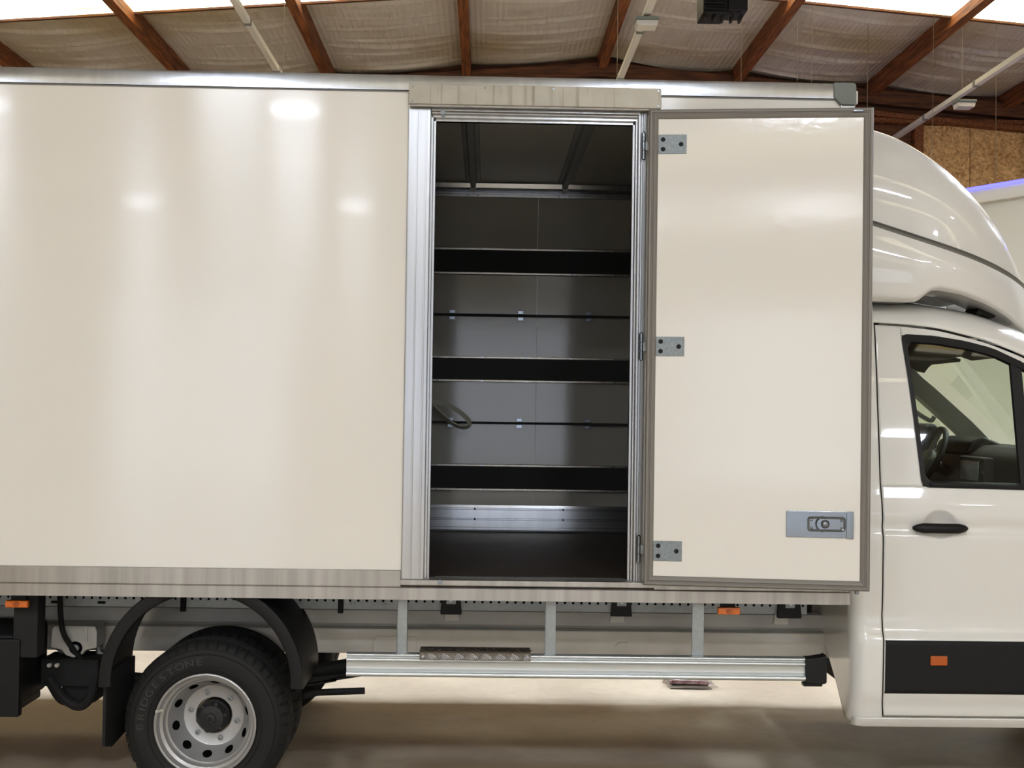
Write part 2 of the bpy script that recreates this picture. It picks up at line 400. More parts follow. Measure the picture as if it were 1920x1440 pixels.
# ================================================================== things hung from the roof
rail_labels = {-5.6: None, -2.15: 'white lighting rail under the ceiling, left of the three',
               1.33: 'white lighting rail under the ceiling, middle one with a lamp', 4.97: 'white lighting rail under the ceiling, above the truck cab', 8.4: None}
for x, lb in rail_labels.items():
    t = thing('lighting_rail', lb or ('white lighting rail far left outside the view' if x < 0 else 'white lighting rail far right outside the view'), 'lighting rail', (x, 0, 5.08), 'white lighting rails under the roof')
    y1 = 10.6
    MB().box(x-.03, x+.03, YF+1, y1, 5.08, 5.135).build('trunking', 'trunk_white', t, bevel=.008)
    for yj in (-4.2, 2.4, 5.9, 7.5, 9.0):
        MB().box(x-.034, x+.034, yj-.03, yj+.03, 5.074, 5.14).build('joint_clip', 'trim_grey', t, bevel=.004)
    for yj in (-18, -9, -2.5, 4.0, 7.9):
        MB().tube([(x, yj, 5.135), (x, yj, roof(x)+.03)], .0022, 6).build('suspension_wire', 'wire', t)
    for yl in (-15.5, -8.8, -5.0, 2.25, 2.85):  # second row beyond the truck is added to double the light on the floor
        if yl == -5.0 and not -3 < x < 3: continue
        l = thing('ceiling_lamp', 'white LED panel lamp clipped under a lighting rail outside the view, one far row of them added', 'lamp', (x, yl, 5.0), 'LED panel lamps on the lighting rails')
        MB().box(x-.26, x+.26, yl-.2, yl+.2, 5.02, 5.075).build('housing', 'lamp_body', l, bevel=.01)
        MB().box(x-.24, x+.24, yl-.18, yl+.18, 5.008, 5.022).build('diffuser', 'lamp_glow', l)
for x, y, lb in ((1.33, 5.45, 'unlit white square fixture clipped to the middle lighting rail'), (5.05, 8.05, 'small unlit fixture on the lighting rail above the cab')):
    l = thing('rail_fixture', lb, 'lamp', (x, y, 4.95))
    MB().box(x-.10, x+.10, y-.10, y+.10, 5.035, 5.06).build('mount_plate', 'cap_grey', l, bevel=.006)
    MB().prism([(x-.085, 4.985), (x+.085, 4.985), (x+.095, 5.034), (x-.095, 5.034)], y-.085, y+.085).build('housing', 'trunk_white', l, bevel=.008)
    for s in (-1, 1): MB().tube([(x+s*.03, y, 5.06), (x+s*.035, y, 5.07), (x+s*.028, y, 5.079)], .006, 6).build('clip', 'black_matt', l)
hw = [(1390, 0, 'beside the black heater'), (1495, 8, 'left of the close pair'), (1522, 8, 'right of the close pair'), (1627, 8.5, 'above the box corner cap'), (1750, 7, 'above the roof fairing'), (1868, 8, 'nearest the right edge')]
for px_, Y, lb in hw:
    Y = Y or 8; p = at(px_, 100, Y)
    zt = roof(p.x)+.04
    tag(MB().tube([(p.x, Y, 3.6), (p.x, Y, zt)], .0022, 6).build('hanging_wire', 'wire'), 'thin wire hanging from the ceiling '+lb, 'wire', 'thin wires hanging from the ceiling')
# black unit heater
hp = at(1357, 0, 5.5)
h = thing('unit_heater', 'black louvred heater hung under the ceiling at the top edge', 'heater', (hp.x, 5.5, 5.1))
MB().box(hp.x-.19, hp.x+.02, 5.42, 5.75, 5.12, 5.5).build('housing', 'black_plastic', h, bevel=.01)
MB().box(hp.x+.03, hp.x+.2, 5.45, 5.75, 5.155, 5.5).build('side_unit', 'black_plastic', h, bevel=.01)
for i in range(7):
    z = 5.135+i*.05
    MB().hexa([(hp.x-.18, 5.37, z), (hp.x+.01, 5.37, z), (hp.x+.01, 5.42, z+.03), (hp.x-.18, 5.42, z+.03), (hp.x-.18, 5.37, z+.008), (hp.x+.01, 5.37, z+.008), (hp.x+.01, 5.42, z+.038), (hp.x-.18, 5.42, z+.038)]).build('louvre', 'black_matt', h, smooth=0)
for i in range(5):
    x = hp.x-.16+i*.075
    MB().hexa([(x, 5.46, 5.085+.012*(i % 3)), (x+.02, 5.46, 5.085+.012*(i % 3)), (x+.02, 5.6, 5.085), (x, 5.6, 5.085), (x, 5.46, 5.13), (x+.02, 5.46, 5.13), (x+.02, 5.6, 5.13), (x, 5.6, 5.13)]).build('fin', 'black_matt', h, smooth=0)
for s in (-.12, .12): MB().tube([(hp.x+s, 5.6, 5.5), (hp.x+s, 5.6, roof(hp.x)+.02)], .008, 8).build('hanger_rod', 'black_matt', h)

# ================================================================== THE TRUCK
T = thing('box_truck', 'white box truck with its side cargo door standing open', 'truck', (0, 1.1, 0))
BXL, BXR = -3.9, 1.55
D = 2.20
# ---- box shell
MB().box(BXL, -.341, 0, .05, 1.0, 3.05).build('side_panel', 'grp_white', T, bevel=.002)
MB().box(.662, 1.50, 0, .05, .96, 3.05).build('side_panel', 'grp_white', T, bevel=.002)
MB().box(-.341, .662, 0.0, .05, 2.955, 3.05).build('side_panel', 'grp_white', T, bevel=.002)
MB().box(BXL, 1.55, D-.05, D, .93, 3.05).build('side_panel', 'grp_white', T, bevel=.002)
MB().box(1.50, 1.55, .05, D-.05, .93, 3.05).build('front_bulkhead', 'grp_white', T)
MB().box(BXL, BXL+.05, .05, D-.05, .93, 3.05).build('rear_door', 'grp_white', T)
MB().box(BXL, BXR, .02, D-.02, 3.035, 3.10).build('box_roof', 'box_ceiling', T)
MB().box(BXL+.05, 1.5, .012, D-.05, .90, .985).build('box_floor', 'box_floor', T)
# rails along the box
def xrail(name, poly, x0, x1, m='aluminium', **k): return MB().prism(poly, x0, x1, 'x').build(name, m, T, **k)
xrail('top_rail', [(-.012, 3.047), (-.014, 3.10), (-.008, 3.112), (.10, 3.118), (.10, 3.10), (.0, 3.10), (.0, 3.047)], BXL, 1.47)
xrail('top_rail', [(D+.012, 3.047), (D+.014, 3.10), (D+.008, 3.112), (D-.10, 3.118), (D-.1, 3.1), (D, 3.1), (D, 3.047)], BXL, 1.55)
xrail('rail_groove', [(-.004, 3.0405), (-.004, 3.0468), (.0, 3.0468), (.0, 3.0405)], BXL, -.345, 'groove_grey', smooth=0)
xrail('rail_groove', [(-.004, 3.0405), (-.004, 3.0468), (.0, 3.0468), (.0, 3.0405)], .73, 1.47, 'groove_grey', smooth=0)
xrail('bottom_rail', [(-.014, .957), (-.014, 1.022), (.0, 1.024), (.0, .957)], BXL, -.342, 'aluminium_worn')
xrail('bottom_rail', [(-.014, .957), (-.014, .985), (.0, .985), (.0, .957)], .723, 1.545, 'aluminium_worn')
xrail('bottom_rail', [(-.020, .902), (-.020, .951), (-.014, .957), (.0, .957), (.012, .957), (.012, .902)], BXL, 1.55, 'aluminium_worn')
xrail('bottom_rail', [(D+.014, .902), (D+.014, 1.022), (D-.012, 1.022), (D-.012, .902)], BXL, 1.55, 'aluminium_worn')
MB().prism([(1.463, 3.052), (1.463, 3.114), (1.55, 3.114), (1.558, 3.106), (1.558, 3.02), (1.492, 3.02)], -.022, .10).build('corner_cap', 'cap_grey', T, bevel=.006)
MB().box(1.559, 1.572, .0, .05, 3.03, 3.085).build('corner_lamp', 'wall_white', T, bevel=.004)
MB().box(1.495, 1.557, -.012, .06, .96, 3.02).build('corner_post', 'aluminium', T, bevel=.004)
# ---- door frame
def frame_profile(name, poly2, axis, a0, a1, m='aluminium_bright'):
    return MB().prism(poly2, a0, a1, axis).build(name, m, T, bevel=.0015, seg=1)
# left jamb: wide flat with ribs (x,y outline extruded in z)
jl = [(-.341, 0), (-.341, -.012), (-.332, -.016), (-.305, -.016), (-.304, -.0145), (-.299, -.0145), (-.298, -.016), (-.268, -.016), (-.267, -.0145), (-.261, -.0145), (-.260, -.016), (-.247, -.015), (-.245, 0), (-.245, .012), (-.236, .012), (-.236, .03), (-.225, .03), (-.225, .055), (-.341, .055)]
frame_profile('door_jamb', jl, 'z', .988, 2.968)
jr = [(.668, 0), (.668, -.014), (.656, -.016), (.652, -.006), (.646, -.006), (.643, -.014), (.634, -.014), (.632, .01), (.624, .012), (.624, .03), (.613, .03), (.613, .055), (.668, .055)]
frame_profile('door_jamb', jr, 'z', .988, 2.972)
jt = [(0, 2.973), (-.014, 2.973), (-.016, 2.962), (-.006, 2.956), (-.006, 2.952), (.012, 2.948), (.012, 2.938), (.03, 2.936), (.03, 2.926), (.055, 2.926), (.055, 2.973)]
MB().prism(jt, -.244, .642, 'x').build('door_head', 'aluminium', T, bevel=.0015, seg=1)
hd = MB().box(-.339, .726, -.034, -.006, 2.984, 3.070).build('header_plate', 'header_plate', T, bevel=.003, label='stained dull metal plate over the doorway')
MB().prism([(-.008, 2.974), (-.046, 2.972), (-.048, 2.978), (-.034, 2.985), (-.008, 2.985)], -.335, .722, 'x').build('drip_lip', 'aluminium_worn', T)
for x in (-.325, -.02, .27, .712): MB().cyl((x, -.036, 3.058), .004, .003, 'y', 10).build('rivet', 'steel', hd)
for x in (-.325, .712): MB().cyl((x, -.036, 2.995), .004, .003, 'y', 10).build('rivet', 'steel', hd)
MB().prism([(-.026, .962), (-.03, .966), (-.03, .986), (-.024, .990), (.055, .990), (.055, .962)], -.341, .722, 'x').build('door_sill', 'aluminium_worn', T, bevel=.001, seg=1)
for z, x in ((2.955, -.196), (.981, -.176)):
    MB().lathe([(0, 0), (.010, 0), (.010, .014), (.006, .016), (.006, .022), (0, .022)], (x, -.045 if z < 2 else -.018, z), 14).build('door_catch', 'steel', T)
MB().box(-.2, .6, .05, .08, .986, .99).build('floor_edge_strip', 'galvanised', T)
for x in (-.13, .1, .14, .38, .55): MB().cyl((x, .065, .990), .004, .002, 'z', 8).build('floor_screw', 'steel', T)
# ---- inside of the box
YI = D-.05
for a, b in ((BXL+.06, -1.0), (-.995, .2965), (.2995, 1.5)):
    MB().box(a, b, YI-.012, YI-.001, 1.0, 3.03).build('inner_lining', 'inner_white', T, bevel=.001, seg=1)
YW = YI-.012
for z0, z1 in ((2.512, 2.640), (1.880, 2.002), (1.243, 1.369)):
    r_ = MB().box(BXL+.06, 1.5, YW-.022, YW, z0, z1).build('load_rail', 'rail_black', T)
    for za, zb in ((z0-.014, z0-.001), (z1+.001, z1+.014)):
        MB().box(BXL+.06, 1.5, YW-.026, YW, za, zb).build('rail_edge', 'aluminium_worn', r_, bevel=.002, seg=1)
    for x in [-.28+.26*i for i in range(5)]:
        for zz in (z0-.008, z1+.008): MB().cyl((x, YW-.029, zz), .005, .003, 'y', 8).build('rail_screw', 'steel', r_)
for z in (2.259, 1.626):
    t_ = MB().box(BXL+.06, 1.5, YW-.03, YW-.012, z-.007, z+.007).build('tie_rod', 'rail_black', T, bevel=.003)
    for x in (-1.0, -.6, -.2, .203, .605, 1.0):
        c_ = MB()
        for s in (-1, 1):
            c_.prism([(x-.02, z+s*.010), (x+.02, z+s*.010), (x+.014, z+s*.019), (x+.02, z+s*.028), (x-.02, z+s*.028), (x-.014, z+s*.019)], YW-.014, YW-.001)
        c_.build('rod_clip', 'steel', t_, bevel=.001, seg=1)
kp = [(YW, .988), (YW-.02, .988), (YW-.022, .995), (YW-.014, 1.0), (YW-.014, 1.012), (YW-.018, 1.016), (YW-.018, 1.055), (YW-.014, 1.059), (YW-.014, 1.064), (YW-.018, 1.068), (YW-.018, 1.115), (YW-.014, 1.119), (YW-.014, 1.124), (YW-.018, 1.128), (YW-.016, 1.144), (YW, 1.146)]
kpo = MB().prism(kp, BXL+.06, 1.5, 'x').build('kick_plate', 'aluminium', T)
for x in (-.9, -.05, .47, 1.2):
    for z in (1.121, 1.061): MB().cyl((x, YW-.019, z), .005, .004, 'y', 8).build('rivet', 'black_matt', kpo)
# ceiling of the box: cove profile and cross bows
xrail('cove_profile', [(YW, 2.955), (YW-.012, 2.958), (YW-.012, 2.972), (YW-.006, 2.976), (YW-.006, 2.985), (YW-.05, 3.005), (YW-.06, 3.03), (YW, 3.03)], BXL+.06, 1.5, 'aluminium')
for x in (-1.17, -.63, -.088, .452, .99):
    b_ = MB().prism([(x-.045, 3.036), (x-.04, 3.03), (x-.02, 3.03), (x-.014, 3.005), (x+.014, 3.005), (x+.02, 3.03), (x+.04, 3.03), (x+.045, 3.036)], .06, YW-.02).build('roof_bow', 'galvanised', T)
    MB().box(x-.016, x+.016, YW-.07, YW-.016, 2.985, 3.004).build('bow_bracket', 'galvanised', b_, bevel=.003)
    for dx in (-.03, .03): MB().cyl((x+dx, YW-.012, 2.966), .005, -.004, 'y', 8).build('rivet', 'steel', b_)
# ---- open cargo door (hinged on the right jamb, swung almost flat against the side)
HX, HY = .676, -.022
ang = math.radians(-7.2)
DM = Matrix.Translation((HX, HY, 0)) @ Matrix.Rotation(ang, 4, 'Z')
W_, z0, z1 = .922, .981, 2.972
# local: x along the door, -y towards the viewer; the door is 55 mm thick from y=-.055 to 0
dr = MB().box(.030, W_-.03, -.036, -.006, z0+.03, z1-.03).xf(DM).build('cargo_door', 'door_white', T, bevel=.001, seg=1)
sp = [(0.0, -.012), (0.0, -.040), (.006, -.050), (.014, -.050), (.017, -.045), (.020, -.045), (.024, -.050), (.030, -.048), (.040, -.037), (.040, -.012)]  # (inset from edge, y)
sides = [((0, z0), (W_, z0), (0, 1)), ((W_, z0), (W_, z1), (-1, 0)), ((W_, z1), (0, z1), (0, -1)), ((0, z1), (0, z0), (1, 0))]
for (ax, az), (bx, bz), (nx, nz) in sides:
    L_ = math.hypot(bx-ax, bz-az); tx, tz = (bx-ax)/L_, (bz-az)/L_
    va = [(ax+nx*i+tx*(i+.0004), y, az+nz*i+tz*(i+.0004)) for i, y in sp]; vb = [(bx+nx*i-tx*(i+.0004), y, bz+nz*i-tz*(i+.0004)) for i, y in sp]
    n = len(sp)
    MB().add(va+vb, [tuple(range(n)), tuple(range(2*n-1, n-1, -1))]+[(i, i+n, (i+1) % n+n, (i+1) % n) for i in range(n)]).xf(DM).build('door_seal', 'seal_grey', dr, smooth=30)
MB().box(W_-.085, W_-.045, -.056, -.05, z1-.02, z1-.012).xf(DM).build('latch_striker', 'steel', dr, bevel=.002)
MB().cyl((W_-.05, -.03, z0-.014), .008, .016, 'z', 12).xf(DM).build('latch_pin', 'steel', dr)
hz = [(2.785, 2.866), (1.937, 2.018), (1.083, 1.167)]
hpx = [.040, .158]
for a, b in hz:
    pl = MB().box(hpx[0], hpx[1], -.040, -.036, a, b).xf(DM).build('hinge_plate', 'zinc_plate', dr, bevel=.003)
    for (u, v) in ((.02, .25), (.02, .75), (.095, .5)):
        MB().lathe([(0, -.001), (.0035, -.001), (.0045, -.0028), (.009, -.0028), (.0098, 0), (0, 0)], (hpx[0]+u, -.040, a+(b-a)*v), 14).xf(DM).build('hinge_screw', 'black_matt', dr)
    zc = (a+b)/2; hx_, hy_ = .655, -.024
    for i in range(3):
        MB().cyl((hx_, hy_, zc-.056+i*.038), .0085, .036, 'z', 14).build('hinge_knuckle', 'steel', T)
    MB().cyl((hx_, hy_, zc-.059), .005, .12, 'z', 10).build('hinge_pin', 'black_matt', T)
    MB().box(hx_, hx_+.05, hy_-.003, hy_+.003, zc-.018, zc+.018).build('hinge_leaf', 'galvanised', T)
# lock plate
la, lb = .583, .855
lk = MB().box(la, lb, -.041, -.036, 1.196, 1.304).xf(DM).build('lock_plate', 'steel', dr, bevel=.002)
MB().box(lb-.028, lb, -.045, -.041, 1.194, 1.306).xf(DM).build('lock_edge', 'steel', dr, bevel=.002)
def rr(cx, cz, w_, h_, r, n=6):
    out = []
    for qx, qz, a0 in ((1, 1, 0), (-1, 1, 90), (-1, -1, 180), (1, -1, 270)):
        for i in range(n+1):
            a = math.radians(a0+90*i/n); out.append((cx+qx*(w_/2-r)+r*math.cos(a), cz+qz*(h_/2-r)+r*math.sin(a)))
    return out
lcx, lcz = la+.163, 1.252
o_ = rr(lcx, lcz, .155, .062, .014); i_ = rr(lcx, lcz, .145, .052, .010)
MB().ring([(x, -.041, z) for x, z in o_], [(x, -.0445, z) for x, z in i_]).ring([(x, -.0445, z) for x, z in i_], [(x, -.0415, z) for x, z in rr(lcx, lcz, .135, .042, .007)]).xf(DM).build('lock_bezel', 'steel', dr)
MB().lathe([(0, -.010), (.008, -.010), (.014, -.006), (.018, 0)], (lcx-.005, -.041, lcz), 20).xf(DM).build('lock_knob', 'steel', dr)
MB().lathe([(.034, 0), (.030, -.003), (.026, 0)], (lcx-.012, -.041, lcz), 24, a0=1.6, a1=4.7).xf(DM).build('lock_ridge', 'steel', dr)
for dx in (-.06, .06):
    for dz in (-.016, .016): MB().lathe([(0, -.003), (.004, -.002), (.006, 0)], (lcx+dx, -.041, lcz+dz), 10).xf(DM).build('lock_rivet', 'steel', dr)

# ---- underside: perforated subframe, chassis rails
def holed_strip(x0, x1, z0, z1, Y, pitch_, zc, r, n=12):
    mb = MB(); k = int((x1-x0)/pitch_)
    for i in range(k):
        a = x0+i*pitch_; b = a+pitch_; cx = (a+b)/2
        outer = []; inner = []
        for j in range(n):
            t = 2*PI*j/n+PI/4
            dx, dz = math.cos(t), math.sin(t)
            s = 1/max(abs(dx), abs(dz))
            outer.append((cx+dx*s*pitch_/2, Y, zc+dz*s*.012)); inner.append((cx+dx*r, Y, zc+dz*r))
        mb.ring(outer, inner); mb.ring(inner, [(p[0], Y+.004, p[2]) for p in inner])
    mb.add([(x0, Y, z0), (x0+k*pitch_, Y, z0), (x0+k*pitch_, Y, zc-.012), (x0, Y, zc-.012)], [(0, 1, 2, 3)])
    mb.add([(x0, Y, zc+.012), (x0+k*pitch_, Y, zc+.012), (x0+k*pitch_, Y, z1), (x0, Y, z1)], [(0, 1, 2, 3)])
    mb.add([(x0, Y, z0), (x0+k*pitch_, Y, z0), (x0+k*pitch_, Y+.05, z0), (x0, Y+.05, z0)], [(0, 1, 2, 3)])
    return mb
holed_strip(-3.4, 1.5, .787, .90, .45, .0376, .826, .0062).build('perforated_rail', 'galvanised', T, label='grey steel rail with a row of round holes')
MB().box(-3.5, 1.52, .49, .50, .79, .9).build('rail_backing', 'gap_black', T)
for x in (-1.93, -1.72, -1.5): MB().prism([(p[0], p[1]) for p in rr(x, .805, .036, .012, .0055, 4)], .447, .4505).build('rail_slot', 'gap_black', T)
for x in (-.58, -.44, -.6): MB().cyl((x, .443, .808), .007, .007, 'y', 10).build('rail_bolt', 'galvanised', T)
for x in (-1.35, -.64): MB().box(x-.012, x+.012, .43, .45, .77, .90).build('rail_clip', 'black_matt', T, bevel=.003)
# main chassis rail, stepped section (y,z)
for sd in (0, 1):
    def mir(y): return y if not sd else 2.2-y
    up_ = [(mir(y), z) for y, z in ((.62, .768), (.60, .76), (.60, .70), (.612, .684), (.70, .684), (.70, .768))]
    lo_ = [(mir(y), z) for y, z in ((.60, .683), (.575, .678), (.572, .672), (.572, .575), (.578, .565), (.68, .565), (.68, .683))]
    MB().prism(up_, -3.3, 1.9, 'x').build('chassis_rail_upper', 'chassis_grey', T)
    MB().prism(lo_, -3.3, 1.9, 'x').build('chassis_rail_lower', 'chassis_light', T)
MB().box(-3.4, 1.52, .56, 1.64, .775, .79).build('underfloor', 'black_matt', T)
for x in (-2.9, -2.1, -.35, .5, 1.4): MB().box(x-.05, x+.05, .7, 1.5, .60, .74).build('crossmember', 'chassis_grey', T, bevel=.006)
# patch plate and embossed access plates on the lower rail
for x0_, x1_, za, zb in ((-.50, -.30, .572, .645), (.62, .68, .60, .63)):
    MB().prism([(x0_, za), (x0_, zb-.02), (x0_+.02, zb), (x1_, zb), (x1_, za)], .568, .5725).build('rail_plate', 'chassis_light', T, bevel=.001, seg=1)
# clamps between subframe and chassis
for px_ in (846, 1165, 1480):
    p = at(px_, 1130, .43); x = p.x; wd = .048 if px_ < 1400 else .055
    c_ = MB().prism([(x-wd, .772), (x+wd, .772), (x+wd, .785), (x+wd-.012, .90), (x-wd+.012, .90), (x-wd, .785)], .42, .448).build('clamp_bracket', 'black_plastic', T, bevel=.004)
    MB().box(x-.022, x+.022, .412, .42, .82, .86).build('clamp_nut_plate', 'galvanised', c_, bevel=.003)
    MB().cyl((x, .40, .84), .009, .012, 'y', 6).build('clamp_bolt', 'steel', c_)
    MB().prism([(x-.030, .766), (x+.030, .766), (x+.036, .715), (x-.036, .715)], .588, .600).build('clamp_tab', 'chassis_light', c_, bevel=.004)
    MB().cyl((x, .578, .752), .007, .012, 'y', 8).build('tab_bolt', 'galvanised', c_)
# side guard
def bump_(zc, r, y0_, n=7): return [(y0_-r*math.sin(PI*i/n), zc+r*math.cos(PI*i/n)) for i in range(n+1)]
g = [(0, .675)]+bump_(.668, .006, -.004)+[(-.002, .660), (-.002, .657)]+bump_(.648, .008, -.004)+[(-.003, .638), (-.005, .612)]+[(-.001, .606), (-.001, .602)]+bump_(.589, .011, -.005)+[(.0, .577), (.03, .577), (.03, .675)]
sg = MB().prism(g, -.563, 1.372, 'x').build('side_guard', 'anodised', T)
MB().prism([(1.368, .570), (1.366, .676), (1.39, .676), (1.44, .684), (1.455, .690), (1.456, .572), (1.44, .567)], -.022, .045).build('guard_end_cap', 'black_plastic', T, bevel=.005)
MB().box(1.36, 1.44, -.012, .03, .556, .57).build('cap_clip', 'black_plastic', T, bevel=.003)
for x0_, x1_ in ((-.357, -.314), (.268, .314), (.892, .943)):
    MB().prism([(x0_, .03), (x0_, .034), (x0_+.006, .03), (x1_, .03), (x1_, .07), (x1_-.004, .07), (x1_-.004, .036), (x0_, .036)], .60, .903, 'z').build('guard_strut', 'galvanised', T, bevel=.001, seg=1)
    MB().tube([((x0_+x1_)/2, .06, .615), ((x0_+x1_)/2, .35, .57), ((x0_+x1_)/2, .58, .55)], .012, 8).build('guard_arm', 'black_matt', T)
# checker plate step
st = MB().prism([(-.020, .652), (-.026, .654), (-.026, .684), (-.020, .690), (.06, .694), (.06, .690), (-.016, .686), (-.020, .682)], -.256, .207, 'x').build('step_plate', 'step_metal', T)
ck = MB()
for i in range(16):
    cx = -.245+i*.0288
    for j in range(5):
        pts = []
        for q in range(5):
            a = math.radians(15+(60*q/4)); rr_ = .010+.0075*j
            if i % 2: pts.append((cx-.012+rr_*math.cos(a)*1.1, -.027, .652+rr_*math.sin(a)*.75))
            else: pts.append((cx+.03-rr_*math.cos(a)*1.1, -.027, .682-rr_*math.sin(a)*.75))
        pts = [p for p in pts if .654 < p[2] < .684 and -.255 < p[0] < .206]
        if len(pts) > 1: ck.tube(pts, .0024, 5)
for i in range(60):
    x = -.25+i*.0077; yy = -.012+.06*((i*7) % 10)/10
    ck.tube([(x-.008, yy, .692), (x+.008, yy+.012*(-1)**i, .6925)], .0025, 5)
ck.build('tread_pattern', 'aluminium', st, kind='stuff')
for x in (-.243, -.025, .195): MB().lathe([(0, -.005), (.005, -.004), (.007, 0)], (x, -.026, .668), 10).build('rivet', 'aluminium_bright', st)
# amber marker lamps under the box
for x0_, z0_, bk in ((-2.011, .838, 1), (1.007, .843, 1)):
    l_ = MB().box(x0_, x0_+.096, .06, .085, z0_, z0_+.030).build('marker_lamp', 'amber', T, bevel=.004, label='orange side marker lamp')
    MB().cyl((x0_+.048, .057, z0_+.015), .012, .004, 'y', 16).build('reflector', 'amber_dark', l_)
    for dx in (.003, .066): MB().box(x0_+dx, x0_+dx+.027, .0575, .06, z0_+.004, z0_+.026).build('lens_rib', 'amber', l_, bevel=.001, seg=1)
    MB().box(x0_+.015, x0_+.081, .085, .10, z0_, .90).build('lamp_bracket', 'black_plastic', T, bevel=.004)
# ---- wheels
WX, WZ, WR = -1.164, .350, .350
def wheel(y, face=-1, full=True):
    """outer face at y, pointing to the viewer for face=-1"""
    s = -face
    c = (WX, y, WZ)
    prof = [(.205, .03), (.214, .012), (.222, .004), (.235, -.004), (.262, -.010), (.295, -.008), (.312, -.002), (.322, .006), (.330, .012), (.338, .020), (.345, .030), (.348, .040),
            (.350, .052), (.350, .068), (.343, .070), (.343, .076), (.350, .078), (.350, .1), (.343, .102), (.343, .108), (.350, .11), (.350, .13), (.343, .132), (.343, .138), (.350, .14), (.350, .16), (.348, .17), (.338, .19), (.312, .212), (.262, .22), (.222, .205), (.205, .18)]
    n = 288
    def mod(i, j, r):
        if 8 <= j <= 12 and i % 6 == 0: return r-.007
        if j in (13, 16, 17, 20, 21, 24) and i % 6 == 3: return r-.004
        return r
    ty = MB().lathe([(r, d*s) for r, d in prof], c, n, mod=mod).build('tyre', 'rubber', T, smooth=25)
    if not full: return ty
    rings = MB()
    for r_, d_ in ((.300, -.0085), (.318, .003), (.240, -.006)):
        rings.lathe([(r_-.003, d_*s), (r_, (d_-.003)*s), (r_+.003, d_*s)], c, 96)
    rings.build('sidewall_rib', 'rubber', ty)
    # silver rim with a deep dish
    rp = [(.200, .05), (.208, .024), (.2165, .012), (.2160, .001), (.2110, -.002), (.2060, .002), (.2025, .014), (.1985, .030), (.193, .034), (.187, .038), (.184, .058), (.180, .066), (.174, .070), (.171, .078)]
    rim = MB().lathe([(r, d*s) for r, d in rp], c, 96).build('rim', 'rim_silver', T)
    # conical wall with ten oval hand holes
    def cone(t):       # t 0 (outer) .. 1 (inner)
        return .171-(.171-.134)*t, .078+(.178-.078)*t**.8
    dish = MB(); NH = 10; K = 24
    def P(th, t):
        r, d = cone(t); return (c[0]+r*math.cos(th), c[1]+d*s, c[2]+r*math.sin(th))
    hw_, hh_ = .135, .29
    for h_ in range(NH):
        tc = 2*PI*(h_+.35)/NH; half = PI/NH
        loops = [[] for _ in range(5)]
        for k in range(K):
            a = 2*PI*k/K+PI/4; dx, dy = math.cos(a), math.sin(a)
            sc = min(1/abs(dx) if abs(dx) > 1e-6 else 99, 1/abs(dy) if abs(dy) > 1e-6 else 99)
            ox, oy = dx*sc*half, .5+dy*sc*.5
            ix, iy = dx*hw_, .42+dy*hh_
            for q in range(4):
                f = q/3; loops[q].append(P(tc+ox+(ix-ox)*f, oy+(iy-oy)*f))
            p = P(tc+ix, iy); loops[4].append((p[0], p[1]+.012*s, p[2]))
        for q in range(4): dish.ring(loops[q], loops[q+1])
    dish.build('rim_dish', 'rim_silver', rim, smooth=50)
    MB().lathe([(.134, .178*s), (.131, .184*s), (.127, .186*s), (.080, .186*s), (.077, .189*s), (.077, .22*s)], c, 64).build('rim_hub_face', 'rim_silver', rim)
    MB().lathe([(.2, .05*s), (.195, .19*s), (.08, .235*s)], c, 48).build('brake_drum', 'gap_black', rim)
    for a in (47, -13, -73, -133, 167, 107):
        a = math.radians(a); q = (c[0]+.102*math.cos(a), c[1]+.186*s, c[2]+.102*math.sin(a))
        MB().lathe([(.014, 0), (.014, -.005*s), (.010, -.006*s), (.010, -.014*s), (.006, -.0145*s), (.005, -.006*s), (0, -.006*s)], q, 6).build('wheel_nut', 'galvanised', rim, smooth=20)
    hub = MB().lathe([(.072, .21*s), (.070, .17*s), (.062, .165*s), (.058, .135*s), (.052, .125*s), (.022, .120*s), (.020, .114*s), (.008, .112*s), (.006, .118*s), (0, .118*s)], c, 40).build('hub_cap', 'hub_black', rim)
    for k in range(6):
        a = math.radians(47-60*k+25); q = (c[0]+.058*math.cos(a), c[1]+.13*s, c[2]+.058*math.sin(a))
        MB().lathe([(0, -.004*s), (.008, -.002*s), (.011, .006*s), (.011, .04*s), (0, .04*s)], q, 12).build('hub_bolt', 'hub_black', rim)
    va = math.radians(164)
    MB().tube([(c[0]+.195*math.cos(va), c[1]+.03, c[2]+.195*math.sin(va)), (c[0]+.207*math.cos(va), c[1]-.004, c[2]+.207*math.sin(va)), (c[0]+.212*math.cos(va), c[1]-.01, c[2]+.212*math.sin(va))], .006, 8).build('valve', 'trunk_white', rim)
    # raised lettering round the sidewall
    word = 'BRIDGESTONE'
    fc = bpy.data.curves.new('letters', 'FONT'); fc.size = .042; fc.extrude = .002; fc.align_x = 'CENTER'
    fo = bpy.data.objects.new('letters', fc); COL.objects.link(fo)
    let = MB()
    wid = {'I': .5}
    tot = sum(wid.get(ch, 1) for ch in word); a = math.radians(186); step = math.radians(95)/tot
    for ch in word:
        a -= step*wid.get(ch, 1)/2
        fc.body = ch; bpy.context.view_layer.update()
        me = bpy.data.meshes.new_from_object(fo.evaluated_get(bpy.context.evaluated_depsgraph_get()))
        vs = []
        for v in me.vertices:
            r_ = .256+v.co.y*1.0; th = a-v.co.x*1.25/.262
            vs.append((c[0]+r_*math.cos(th), c[1]+(-.0105-v.co.z)*s, c[2]+r_*math.sin(th)))
        let.add(vs, [tuple(p.vertices) for p in me.polygons])
        bpy.data.meshes.remove(me)
        a -= step*wid.get(ch, 1)/2
    bpy.data.objects.remove(fo); bpy.data.curves.remove(fc)
    let.build('sidewall_lettering', 'rubber_letter', ty, smooth=0)
    return ty
wheel(.070)
wheel(.335, full=False)
